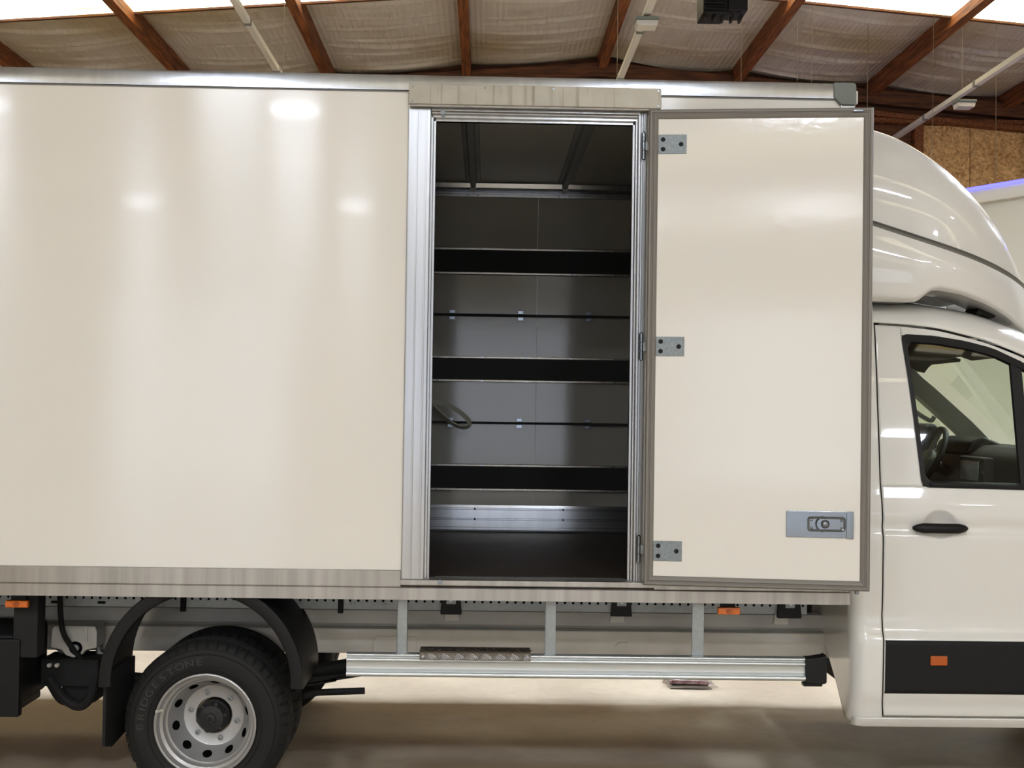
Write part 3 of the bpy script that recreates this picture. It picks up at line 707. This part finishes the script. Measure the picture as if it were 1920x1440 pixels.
wheel(2.2-.070, face=1, full=False); wheel(2.2-.335, face=1, full=False)
MB().cyl((WX, .28, WZ), .055, 1.64, 'y', 20).build('axle', 'black_matt', T)
MB().lathe([(0, -.16), (.10, -.13), (.15, -.04), (.15, .04), (.10, .13), (0, .16)], (WX, 1.1, WZ), 24).build('differential', 'black_matt', T)
# mudguard
FXc, FZc = -1.172, .541
fd = MB().lathe([(.372, .016), (.376, .008), (.400, .004), (.424, .008), (.428, .018), (.428, .50), (.418, .50), (.416, .03), (.398, .016), (.378, .020)], (FXc, 0, FZc), 64, a0=math.radians(-3), a1=math.radians(183), closed=True)
fd.v = [(x, y, min(z, .93 if y > .03 else .9)) for x, y, z in fd.v]
fd.build('mudguard', 'black_plastic', T)
MB().prism([(.045, .262), (.045, .56), (.49, .56), (.49, .285), (.40, .25), (.15, .235)], -1.588, -1.574, 'x').build('mud_flap', 'black_matt', T, bevel=.003)
# leaf springs, shackles
for sd in (0, 1):
    Y = .56 if not sd else 1.64
    for k, (h, half) in enumerate(((.0, .86), (.018, .70), (.036, .52))):
        def arc(t): return (WX+(-.02)+half*(2*t-1), .435-h+.10*((2*t-1)**2)*half)
        n = 20; pl = [arc(i/n) for i in range(n+1)]
        MB().prism([(x, z+.007) for x, z in pl]+[(x, z-.007) for x, z in reversed(pl)], Y-.035, Y+.035).build('leaf_spring', 'black_matt', T)
    MB().box(WX-.07, WX+.07, Y-.05, Y+.05, .34, .46).build('spring_pad', 'black_matt', T, bevel=.008)
p1, p2 = at(600, 1290, .56), at(692, 1290, .56)
MB().tube([(-1.0, .56, .33), (-.75, .56, .385), (p2.x-.02, .56, .395)], .016, 8).build('stabiliser_bar', 'black_matt', T)
MB().tube([(-.9, .6, .45), (-.62, .6, .50), (-.40, .62, .53)], .035, 10).build('spring_hanger', 'black_matt', T)
MB().prism([(-.50, .575), (-.36, .575), (-.375, .548), (-.47, .548)], .58, .66).build('underbody_bracket', 'chassis_light', T, bevel=.006)
for x in (-.30, .06, .18): MB().prism([(x, .57), (x+.05, .57), (x+.025, .555)], .6, .64).build('floor_clip', 'black_matt', T)
# spring bracket on the rear chassis
bx = at(152, 1190, .53); bx = bx.x
br = MB().prism([(bx-.105, .69), (bx-.09, .70), (bx+.09, .70), (bx+.1, .672), (bx+.1, .60), (bx+.05, .59), (bx+.03, .565), (bx-.005, .555), (bx-.04, .565), (bx-.06, .59), (bx-.11, .60)], .44, .575).build('spring_bracket', 'chassis_light', T, bevel=.008, label='light grey pressed spring bracket')
MB().lathe([(0, -.012), (.016, -.012), (.018, 0), (.03, 0), (.032, .01), (0, .01)], (bx+.005, .44, .60), 24).build('bracket_bolt', 'galvanised', br)
for dx in (-.05, .05): MB().box(bx+dx-.008, bx+dx+.008, .434, .44, .63, .70).build('pressed_rib', 'chassis_light', br, bevel=.003)
MB().tube([(bx-.085, .53, .60), (bx-.10, .53, .575), (bx-.08, .53, .56), (bx-.06, .53, .575)], .012, 8).build('hook', 'galvanised', br)
MB().tube([(bx+.075, .53, .60), (bx+.085, .53, .56), (bx+.11, .53, .555), (bx+.12, .53, .57)], .014, 8).build('hook', 'galvanised', br)
MB().box(bx-.06, bx+.03, .47, .56, .50, .56).build('shackle', 'black_matt', T, bevel=.008)
MB().lathe([(0, -.014), (.016, -.014), (.02, 0), (0, 0)], (bx-.015, .47, .525), 6).build('shackle_bolt', 'galvanised', T)
MB().prism([(bx+.02, .40), (bx+.10, .50), (bx+.12, .56), (bx+.06, .56), (bx-.02, .42), (bx-.09, .36), (bx-.06, .33)], .64, .70).build('trailing_arm', 'chassis_light', T, bevel=.006)
# tail lift gear at the rear
tl = MB().box(-3.2, -1.985, .12, .55, .395, .72).build('tail_lift_housing', 'black_plastic', T, bevel=.03, seg=3)
MB().box(-2.06, -1.955, .09, .14, .37, .70).build('lift_end_plate', 'black_plastic', T, bevel=.008)
MB().box(-3.2, -2.0, .14, .5, .365, .40).build('lift_foot', 'black_plastic', T, bevel=.01)
MB().box(-1.99, -1.885, .10, .20, .62, .90).build('lift_post', 'black_matt', T, bevel=.008)
for dx in (0, .034):
    MB().cyl((-1.935+dx, .40, .528), .009, .02, 'y', 14).build('hydraulic_fitting', 'trunk_white', T)
MB().box(-1.98, -1.72, .42, .6, .43, .555).build('lift_bracket', 'black_matt', T, bevel=.01)
MB().tube(cat_rom([(-1.94, .42, .47), (-1.87, .42, .38), (-1.80, .42, .345), (-1.75, .42, .39), (-1.74, .44, .48)], 6), .022, 10).build('hydraulic_hose', 'black_matt', T)
MB().tube(cat_rom([(-1.95, .45, .44), (-1.90, .46, .36), (-1.84, .47, .345)], 6), .014, 10).build('hydraulic_hose', 'black_matt', T)
MB().tube(cat_rom([(-1.90, .42, .86), (-1.88, .40, .70), (-1.85, .42, .62), (-1.80, .44, .55)], 6), .012, 10).build('hydraulic_hose', 'black_matt', T)
MB().hexa([(-1.86, .45, .345), (-1.74, .45, .35), (-1.74, .6, .35), (-1.86, .6, .345), (-1.96, .45, .56), (-1.70, .45, .56), (-1.70, .6, .56), (-1.96, .6, .56)]).build('lift_arm', 'black_matt', T, bevel=.015)

# ---- cab
YC = [(.36, .150), (.375, .138), (.395, .128), (.402, .128), (.41, .122), (.45, .118), (.49, .104), (.505, .100), (.735, .100), (.742, .104), (.775, .122), (.83, .130), (.90, .124), (1.15, .106), (1.188, .105), (1.20, .116), (1.225, .119), (1.245, .112), (1.27, .108), (1.33, .116), (1.40, .132), (1.6, .166), (1.85, .214), (2.05, .262), (2.11, .285), (2.3, .34)]
yc = smoothed(YC, .014)
def cab(px_, py_, off=0):
    z = 1.2
    for _ in range(6):
        p = at(px_, py_, yc(z)+off); z = p.z
    return p
gapl = [(cab(a, b).z, cab(a, b).x) for a, b in ((1655, 1347), (1654, 1310), (1657, 1200), (1655, 1100), (1654, 990), (1650, 900), (1645, 750), (1641, 650), (1639, 610), (1636, 560))]
gap = lambda z: lerp(gapl, z)
XF = 2.80        # front edge of the door
topl = [(cab(a, b).x, cab(a, b).z) for a, b in ((1636, 606), (1700, 610), (1760, 617), (1850, 640), (1920, 668))]
topl += [(2.62, 1.86), (2.80, 1.72), (3.05, 1.50)]
_ts = smoothed(topl, .06)
ztop = lambda x: _ts(x)
wtl = [(cab(a, b).x, cab(a, b).z) for a, b in ((1690, 628), (1750, 631), (1810, 641), (1860, 654), (1920, 682))]
wtl += [(2.62, 1.79), (2.74, 1.68)]
wt = lambda x: lerp(wtl, x)
wbl = [(1.9, cab(1730, 912).z), (2.36, cab(1915, 917).z), (2.8, cab(1915, 917).z-.01)]
wb_ = lambda x: lerp(wbl, x)
wll = sorted([(cab(a, b).z, cab(a, b).x) for a, b in ((1690, 628), (1702, 700), (1716, 800), (1730, 912))])
wl = lambda z: lerp(wll, z)
zW0 = wb_(1.9); zW1 = wll[-1][0]
# cab shell: rear wall, corner and pillar up to the door gap
XB = 1.605
def shell(s, t):
    # s: 0 at the middle of the rear wall, 1 at the door gap
    zc_ = 0
    if s < .4:   # rear wall
        y = 1.1-(1.1-.20)*(s/.4); zb = .372+max(0, (y-.22))*.75; zb = min(zb, .62)
        z = zb+(2.20-zb)*t
        yy = yc(z)+.07
        y = 1.1-(1.1-yy)*(s/.4); return (XB, y, z)
    z = .372+(2.20-.372)*t; g_ = gap(z)-.0035
    if s < .8:
        a = (s-.4)/.4*PI/2; r_ = .07
        return (XB+r_*(1-math.cos(a))*.9, yc(z)+r_*(1-math.sin(a)), z)
    f = (s-.8)/.2; x0_ = XB+.063
    return (x0_+(g_-x0_)*f, yc(z), z)
cb = MB().grid(shell, 40, 90).build('cab_body', 'paint_white', T, smooth=60, solid=.004)
shm = MB().grid(shell, 20, 40); shm.v = [(x, 2.2-y, z) for x, y, z in shm.v]
shm.build('cab_body', 'paint_white', T, smooth=60)
MB().grid(lambda u, v: (gap(.40+v*1.72)-.02+.045*u, yc(.40+v*1.72)+.014, .40+v*1.72), 1, 40).build('door_gap_seal', 'gap_black', T)
# sill under the door
MB().grid(lambda u, v: (XB+.012+(XF-XB+.1)*u, yc(.36+.0405*v)-.004+.03*max(0, 1-u/.03)**2, .36+.0405*v), 60, 8).build('cab_sill', 'paint_white', T, solid=.01)
MB().grid(lambda u, v: (XB+.02+(XF-XB)*u, yc(.36)+.02*v, .361+.03*v), 4, 2).build('sill_underside', 'paint_white', T)
MB().box(1.72, 2.9, .3, 1.9, .42, .47).build('cab_floor', 'black_matt', T)
# door skin below the window
hc, hcz = (cab(1762, 985).x, cab(1762, 985).z)
def door_low(u, v):
    z = .404+(zW0-.404)*v
    if .500 < z < .740: z = z
    x = gap(z)+.0035+(XF-gap(z))*u
    zz = z+(wb_(x)-zW0)*max(0, (v-.8)/.2)
    y = yc(z)
    e = ((x-hc)/.070)**2+((zz-hcz-.004)/.062)**2
    if e < 1: y += .030*(1-e)**.8
    return (x, y, zz)
dl = MB().grid(door_low, 110, 130).build('cab_door', 'paint_white', T, smooth=60, solid=.004)
def dpost(u, v):
    zt_ = ztop(1.70+.13*u)-.008; z = zW0+(zt_-zW0)*v
    return (gap(z)+.0035+(wl(z)-gap(z)-.003)*u, yc(z), z)
MB().grid(dpost, 16, 60).build('door_window_post', 'paint_white', dl, smooth=60, solid=.004)
def dtop(u, v):
    x = wl(zW1)-.0035+(XF-.04-wl(zW1))*u
    a = ztop(x)-.008; b = wt(x)
    z = b+(a-b)*v
    return (x, yc(z), z)
MB().grid(dtop, 50, 12).build('door_top_frame', 'paint_white', dl, smooth=60, solid=.004)
# lower cladding, marker
def clad(u, v):
    z = .507+(.735-.507)*v; x = gap(z)+.006+(XF-gap(z))*u
    e = min(v, 1-v, .06)/.06
    return (x, yc(z)-.002-.006*e, z)
MB().grid(clad, 10, 40).build('door_cladding', 'cladding', dl, smooth=60, label='black plastic lower door cladding')
mk = MB().box(1.932, 2.006, .084, .094, .630, .672).build('door_marker', 'amber_dark', dl, bevel=.005, label='orange side marker lamp')
# handle
hb = MB()
hx0, hx1 = cab(1708, 990).x, cab(1810, 990).x; hzz = cab(1760, 990).z
n = 24; pts = []; rad = []
for i in range(n+1):
    t = i/n; x = hx0+(hx1-hx0)*t
    pts.append((x, yc(hzz)-.022-.014*math.sin(PI*t)**.5, hzz+.001)); rad.append(.006+.014*min(1, math.sin(PI*t)*1.9)**.6)
hb.tube(pts, rad, 14); hb.v = [(x, y, hzz+(z-hzz)*1.1) for x, y, z in hb.v]
hb.build('door_handle', 'black_plastic', dl, smooth=60)
for hx in (hx0+.03, hx1-.03): MB().cyl((hx, yc(hzz)-.022, hzz), .012, .03, 'y', 12).build('handle_mount', 'black_plastic', dl)
# window seal (outer outline, inner outline), pane, divider
def win_outline(inset_l, inset_t, inset_b, off, xend):
    L = []
    zb = lambda x: wb_(x)+inset_b
    n1, n2, n3, n4 = 20, 24, 8, 20
    zt_ = wt(wl(zW1)+inset_l)-inset_t
    rc = .03
    for i in range(n1+1):       # up the rear edge with rounded corners
        z = zb(1.9)+rc+(zt_-rc-zb(1.9)-rc)*i/n1; L.append((wl(z)+inset_l, z))
    xs = wl(zt_)+inset_l
    for i in range(1, 5): a = PI-PI/2*i/4; L.append((xs+rc+rc*math.cos(a), zt_-rc+rc*math.sin(a)))
    for i in range(1, n2+1): x = xs+rc+(xend-xs-rc)*i/n2; L.append((x, wt(x)-inset_t))
    ze = wt(xend)-inset_t
    for i in range(1, n3+1): L.append((xend, ze+(zb(xend)-ze)*i/n3))
    xb = wl(zb(1.9))+inset_l
    for i in range(1, n4+1): x = xend+(xb+rc-xend)*i/n4; L.append((x, zb(x)))
    for i in range(1, 4): a = -PI/2-PI/2*i/4; L.append((xb+rc+rc*math.cos(a), zb(xb)+rc+rc*math.sin(a)))
    return [(x, yc(z)+off, z) for x, z in L]
XE = 2.70
o1 = win_outline(-.004, -.004, -.004, -.003, XE+.03); o2 = win_outline(.016, .030, .018, -.005, XE); o3 = win_outline(.022, .038, .024, .014, XE-.01)
MB().ring(o1, o2).ring(o2, o3).build('window_seal', 'black_plastic', dl, smooth=40)
o4 = win_outline(.010, .02, .010, .010, XE)
pane = MB(); pane.add(o4, [tuple(range(len(o4)))]); pane.build('window_pane', 'glass', dl, smooth=60)
ws = MB().prism([(wl(zW0)+.03, zW0+.003), (2.7, wb_(2.7)+.003), (2.7, wb_(2.7)+.017), (wl(zW0)+.03, zW0+.017)], yc(zW0)-.012, yc(zW0)-.004).build('waist_trim', 'black_plastic', dl, bevel=.003)
d1, d2 = cab(1893, 672), cab(1914, 912)
MB().hexa([(d1.x, d1.y-.004, d1.z), (d1.x+.050, d1.y-.004, d1.z-.01), (d1.x+.05, d1.y+.02, d1.z-.01), (d1.x, d1.y+.02, d1.z), (d2.x, d2.y-.004, d2.z), (d2.x+.05, d2.y-.004, d2.z), (d2.x+.05, d2.y+.02, d2.z), (d2.x, d2.y+.02, d2.z)]).build('window_divider', 'black_plastic', dl, bevel=.003)
# inner door panel
MB().grid(lambda u, v: (1.74+(XF-1.74)*u, yc(zW0)+.05+.05*(1-v), .45+(zW0-.45)*v), 2, 4).build('door_lining', 'dash_black', dl)
MB().box(1.69, 1.80, .32, .40, .5, 2.06).build('door_pillar_trim', 'dash_black', T)
# roof
zrf = smoothed([(1.5, 2.225), (1.8, 2.232), (2.06, 2.222), (2.258, 2.185), (2.42, 2.125), (2.5, 2.085)], .06)
def roof_f(u, v):
    x = XB+.01+(2.46-XB)*u; zd = ztop(x)+.004; zr = zrf(x)
    if v < .35:
        a = v/.35*PI/2
        return (x, yc(zd)+(1-math.cos(a))*.30, zd+(zr-zd)*math.sin(a))
    if v > .65:
        a = (1-v)/.35*PI/2
        return (x, 2.2-(yc(zd)+(1-math.cos(a))*.30), zd+(zr-zd)*math.sin(a))
    y0_ = yc(zd)+.30; return (x, y0_+(2.2-2*y0_)*(v-.35)/.3, zr)
MB().grid(roof_f, 40, 60).build('cab_roof', 'paint_white', T, smooth=60, solid=.01)
# far door and its window (seen through the cab)
def far_low(u, v):
    z = .404+(1.42-.404)*v; return (gap(z)+(XF-gap(z))*u, 2.2-yc(z), z)
fdo = MB().grid(far_low, 10, 30).build('cab_door', 'paint_white', T, smooth=60, solid=.02)
MB().grid(lambda u, v: ((lambda z: (gap(z)+(wl(z)-gap(z)+.02)*u, 2.2-yc(z), z))(1.42+(2.1-1.42)*v)), 4, 20).build('door_window_post', 'dash_black', fdo, smooth=60, solid=.02)
fp = [(1.9, 1.43), (2.66, 1.43), (2.66, 1.66), (2.36, 1.97), (1.84, 2.06)]
MB().add([(x, 2.2-yc(z)-.004, z) for x, z in fp], [tuple(range(5))]).build('window_pane', 'glass', fdo)
# windscreen pillars, screen, bonnet (the nose lies right of the view)
for sd in (0, 1):
    def my(y): return y if not sd else 2.2-y
    pl = [(2.40, .285, 2.03), (2.62, .245, 1.86), (2.84, .205, 1.68), (3.06, .17, 1.48)]
    pil = MB()
    pil.grid(lambda u, v: (lambda p, q: (p.x-.11*sd+.07*v, my(p.y+.05*v), p.z+.02*v))(Vector(pl[0]).lerp(Vector(pl[-1]), u), 0), 12, 3)
    pil.build('windscreen_pillar', 'paint_white', T, solid=.02)
    tr_ = MB()
    for i in range(3):
        a, b = Vector(pl[i]), Vector(pl[i+1])
        if sd: a = a-Vector((.11, 0, .01)); b = b-Vector((.11, 0, .01))
        tr_.hexa([(a.x-.03, my(a.y+.04), a.z-.05), (b.x-.03, my(b.y+.04), b.z-.05), (b.x-.03, my(b.y+.13), b.z-.05), (a.x-.03, my(a.y+.13), a.z-.05), (a.x+.05, my(a.y+.04), a.z+.01), (b.x+.05, my(b.y+.04), b.z+.01), (b.x+.05, my(b.y+.13), b.z+.01), (a.x+.05, my(a.y+.13), a.z+.01)])
    tr_.build('pillar_trim', 'trim_grey', T)
    q0 = Vector((2.36-.0, my(.36), 1.90)); q1 = Vector((2.56, my(.36), 1.70))
    if sd: MB().tube(cat_rom([q0, q0+Vector((-.02, 0, -.06)), q0.lerp(q1, .45)+Vector((-.035, 0, -.055)), q1+Vector((-.03, 0, -.02)), q1], 5), .013, 8).build('grab_handle', 'trim_grey', T)
def screen(u, v):
    y = .30+(2.2-.60)*v; bow = .16*(1-(2*v-1)**2)
    return (2.44+.64*u+bow*u+.02, y, 2.08-.58*u+.03*(1-(2*v-1)**2))
MB().grid(screen, 10, 20).build('windscreen', 'windscreen_glass', T, smooth=60)
def hood(u, v):
    x = 2.8+1.12*u; w_ = 1-(2*v-1)**4
    yy = .14+.06*u**3
    zt = 1.50-.30*u**1.6 if u < .97 else 1.0
    y = yy+(2.2-2*yy)*v
    return (x, y, .95+(zt-.95)*min(1, (w_+.02)**.3))
MB().grid(hood, 24, 24).build('bonnet', 'paint_white', T, smooth=60)
MB().box(2.81, 3.85, .15, .25, .55, .96).build('wing_panel', 'paint_white', T, bevel=.05, seg=4)
MB().box(2.81, 3.85, 1.95, 2.05, .55, .96).build('wing_panel', 'paint_white', T, bevel=.05, seg=4)
MB().box(3.82, 3.98, .2, 2.0, .32, 1.02).build('front_bumper', 'black_plastic', T, bevel=.05, seg=4)
MB().box(2.81, 2.86, .25, 1.95, .5, 1.3).build('firewall', 'black_matt', T)
for yy in (.20, 1.78):
    MB().lathe([(0, .02), (.19, .02), (.20, 0), (.24, -.01), (.31, .0), (.34, .03), (.345, .1), (.34, .18), (.3, .21), (0, .2)], (3.30, yy, .345), 64).build('tyre', 'rubber', T)
# cab interior
MB().grid(lambda u, v: (1.68+.84*u, .305+1.59*v, 2.11-.09*u**2-.07*abs(2*v-1)**6), 8, 24).build('headliner', 'headliner', T)
for y0_ in (.48, 1.18):
    MB().prism([(2.28, 2.045), (2.46, 1.985), (2.465, 2.0), (2.28, 2.06)], y0_, y0_+.54).build('sun_visor', 'headliner', T, bevel=.004)
MB().prism([(2.1, 2.10), (2.1, 2.0), (2.35, 1.99), (2.40, 2.06)], .95, 1.25).build('roof_console', 'dash_black', T, bevel=.02)
ds = [(2.54, .6), (2.56, 1.20), (2.52, 1.34), (2.57, 1.50), (2.64, 1.55), (2.78, 1.56), (3.05, 1.50), (2.9, .6)]
MB().prism(ds, .25, 1.95).build('dashboard', 'dash_black', T, bevel=.02, seg=3)
MB().prism([(2.56, 1.50), (2.58, 1.57), (2.66, 1.60), (2.78, 1.55)], 1.36, 1.84).build('instrument_hood', 'dash_black', T, bevel=.02, seg=3)
MB().box(2.48, 2.54, .92, 1.26, 1.22, 1.50).build('centre_console', 'dash_black', T, bevel=.015)
MB().box(2.474, 2.481, .97, 1.21, 1.38, 1.48).build('radio_screen', 'steel', T, bevel=.004)
for i in range(3): MB().box(2.472, 2.481, .98+.075*i, 1.035+.075*i, 1.28, 1.33).build('console_button', 'trim_grey', T, bevel=.004)
# steering wheel, tilted, in front of the far seat
SM = Matrix.Translation((2.42, 1.58, 1.465)) @ Matrix.Rotation(math.radians(-62), 4, 'Y')
sw = MB(); sw.tube([(.19*math.cos(2*PI*i/40), .19*math.sin(2*PI*i/40), 0) for i in range(41)], .016, 10)
sw = sw.xf(SM).build('steering_wheel', 'dash_black', T, smooth=60)
MB().lathe([(0, .02), (.05, .018), (.07, 0), (.06, -.03), (0, -.04)], (0, 0, 0), 24, 'z').xf(SM).build('wheel_boss', 'trim_grey', sw)
for a in (0, PI, -PI/2):
    MB().tube([(.05*math.cos(a), .05*math.sin(a), 0), (.19*math.cos(a), .19*math.sin(a), 0)], .014, 8).xf(SM).build('wheel_spoke', 'trim_grey', sw)
MB().tube([(2.44, 1.58, 1.455), (2.62, 1.58, 1.36)], .035, 12).build('steering_column', 'dash_black', T)
for y0_ in (.42, 1.28):
    MB().box(1.72, 2.12, y0_, y0_+.48, .80, .95).build('seat_cushion', 'dash_black', T, bevel=.05, seg=3)
    MB().hexa([(1.70, y0_, .93), (1.82, y0_, .93), (1.82, y0_+.48, .93), (1.70, y0_+.48, .93), (1.66, y0_+.03, 1.56), (1.75, y0_+.03, 1.56), (1.75, y0_+.45, 1.56), (1.66, y0_+.45, 1.56)]).build('seat_back', 'dash_black', T, bevel=.03, seg=3)
    MB().box(1.66, 1.74, y0_+.12, y0_+.36, 1.60, 1.78).build('headrest', 'dash_black', T, bevel=.03, seg=3)
# far wing mirror (orange-brown glimpse through the far window)
MB().box(2.60, 2.68, 2.10, 2.34, 1.42, 1.66).build('wing_mirror', 'black_plastic', T, bevel=.03, seg=3)

# ---- roof fairing
zt_tbl = [(1.55, 3.075), (1.64, 3.085), (1.725, 3.072), (1.82, 3.048), (1.896, 3.018), (2.0, 2.955), (2.093, 2.886), (2.18, 2.806), (2.265, 2.716), (2.33, 2.636), (2.388, 2.546), (2.438, 2.452), (2.49, 2.34), (2.54, 2.22)]
zts = smoothed(zt_tbl, .05)
zcr = lambda x: 2.558-.307*(x-1.684)
zlo = smoothed([(1.5, 2.212), (1.885, 2.206), (1.915, 2.212), (1.97, 2.258), (2.0, 2.264), (2.114, 2.246), (2.25, 2.206), (2.376, 2.158), (2.5, 2.10), (2.6, 2.06)], .02)
def fy0(x): return .215+.42*max(0, (x-1.95)/.65)**2.6
def fair_up(u, v):
    x = 1.585+(2.535-1.585)*u**.85; y1_ = fy0(x)+.012; a = PI*v
    zc_, zt_ = zcr(x)+.012, max(zts(x), zcr(x)+.014)
    cs, sn = math.cos(a), math.sin(a); e = 2/4.2
    return (x, 1.1-(1.1-y1_)*math.copysign(abs(cs)**e, cs), zc_+(zt_-zc_)*abs(sn)**e)
fa = MB().grid(fair_up, 60, 96).build('roof_fairing', 'paint_white', T, smooth=60)
def fair_lo(sd):
    def f(u, v):
        x = 1.585+(2.60-1.585)*u; zl, zc_ = zlo(x), zcr(x)-.010
        y = fy0(x)+.0-.018*math.sin(PI*min(1, v*1.0))*.8
        if v < .08: y += .03*(1-v/.08)**2
        return (x, y if not sd else 2.2-y, zl+(zc_-zl)*v)
    return f
for sd in (0, 1):
    MB().grid(fair_lo(sd), 60, 24).build('fairing_skirt', 'paint_white', fa, smooth=60)
    def groove(u, v):
        x = 1.585+(2.57-1.585)*u; z = zcr(x)-.012+.026*v
        y = fy0(x)+.016*math.sin(PI*v)+.002
        return (x, y if not sd else 2.2-y, z)
    MB().grid(groove, 40, 6).build('fairing_groove', 'groove_grey', fa, smooth=60)
def under(u, v):
    x = 1.585+(2.60-1.585)*u; zl = zlo(x)
    y = fy0(x)+.028+(.30)*v
    return (x, y, zl+.012*v+.0)
MB().grid(under, 40, 4).build('fairing_underside', 'paint_white', fa, smooth=60)
def fnose(u, v):
    y = fy0(2.58)+(2.2-2*fy0(2.58))*u; bow = .12*(1-(2*u-1)**4)
    return (2.53+bow+.06*(1-v), y, 2.07+(zcr(2.535)-2.05)*v)
MB().grid(fnose, 20, 6).build('fairing_nose', 'paint_white', fa, smooth=60)
p = at(1845, 578, .5)
MB().prism([(p.x-.06, p.z-.035), (p.x-.04, p.z+.005), (p.x-.01, p.z+.02), (p.x+.05, p.z+.016), (p.x+.05, p.z-.02), (p.x+.03, p.z-.05)], .45, .62).build('fairing_mount', 'black_plastic', fa, bevel=.008)
MB().box(1.556, 1.60, .35, 1.85, 2.25, 3.02).build('fairing_rear_seal', 'gap_black', fa)

# ================================================================== loose things
# webbing strap hanging from the lower tie rod in the box
sp_ = [(790, 742), (812, 752), (840, 760), (864, 775), (879, 790), (878, 799), (866, 801), (848, 794), (828, 777), (805, 756), (785, 742)]
Ys = [2.0, 2.0, 1.99, 1.98, 1.985, 1.99, 2.0, 2.01, 2.02, 2.02, 2.0]
path = cat_rom([at(a, b, Y) for (a, b), Y in zip(sp_, Ys)], 6)
stp = MB()
k = len(path)
for i in range(k-1):
    for q in range(1):
        a, b = path[i], path[i+1]
        t_ = (b-a).normalized(); wv_ = t_.cross(Vector((0, 1, 0))).normalized()*.009+Vector((0, .018, 0)); nn = t_.cross(wv_).normalized()*.0035
        b2 = b+t_*.002
        stp.hexa([a-wv_-nn, b2-wv_-nn, b2+wv_-nn, a+wv_-nn, a-wv_+nn, b2-wv_+nn, b2+wv_+nn, a+wv_+nn])
tag(stp.build('webbing_strap', 'strap_web', smooth=60), 'pale webbing strap looped over the lower rod inside the box', 'strap')
# packets lying on the floor beyond the truck
pk = thing('wrapped_packet', 'dark red plastic-wrapped packet lying on the floor under the truck', 'packet', (1.29, 2.62, 0))
def slab(x0_, x1_, y0_, y1_, z0_, z1_, bulge, n=10):
    def f(u, v):
        e = (1-(2*u-1)**4)*(1-(2*v-1)**4)
        return (x0_+(x1_-x0_)*u+.01*math.sin(9*v), y0_+(y1_-y0_)*v+.008*math.sin(11*u), z1_-bulge+bulge*e+.004*math.sin(13*u+7*v))
    mb = MB().grid(f, n, n); return mb
MB().box(1.165, 1.43, 2.50, 2.74, .001, .022).build('paper_stack', 'paper', pk, bevel=.006)
slab(1.145, 1.455, 2.47, 2.76, .02, .045, .03).build('wrap_film', 'film', pk, smooth=60)
MB().hexa([(1.16, 2.49, .030), (1.41, 2.47, .030), (1.42, 2.72, .034), (1.17, 2.74, .034), (1.17, 2.50, .062), (1.40, 2.48, .060), (1.41, 2.71, .066), (1.18, 2.73, .066)]).build('packet', 'packet_red', pk, bevel=.014, seg=3)
MB().box(1.18, 1.40, 2.495, 2.72, .0225, .0295).build('card_sleeve', 'black_matt', pk, bevel=.002)
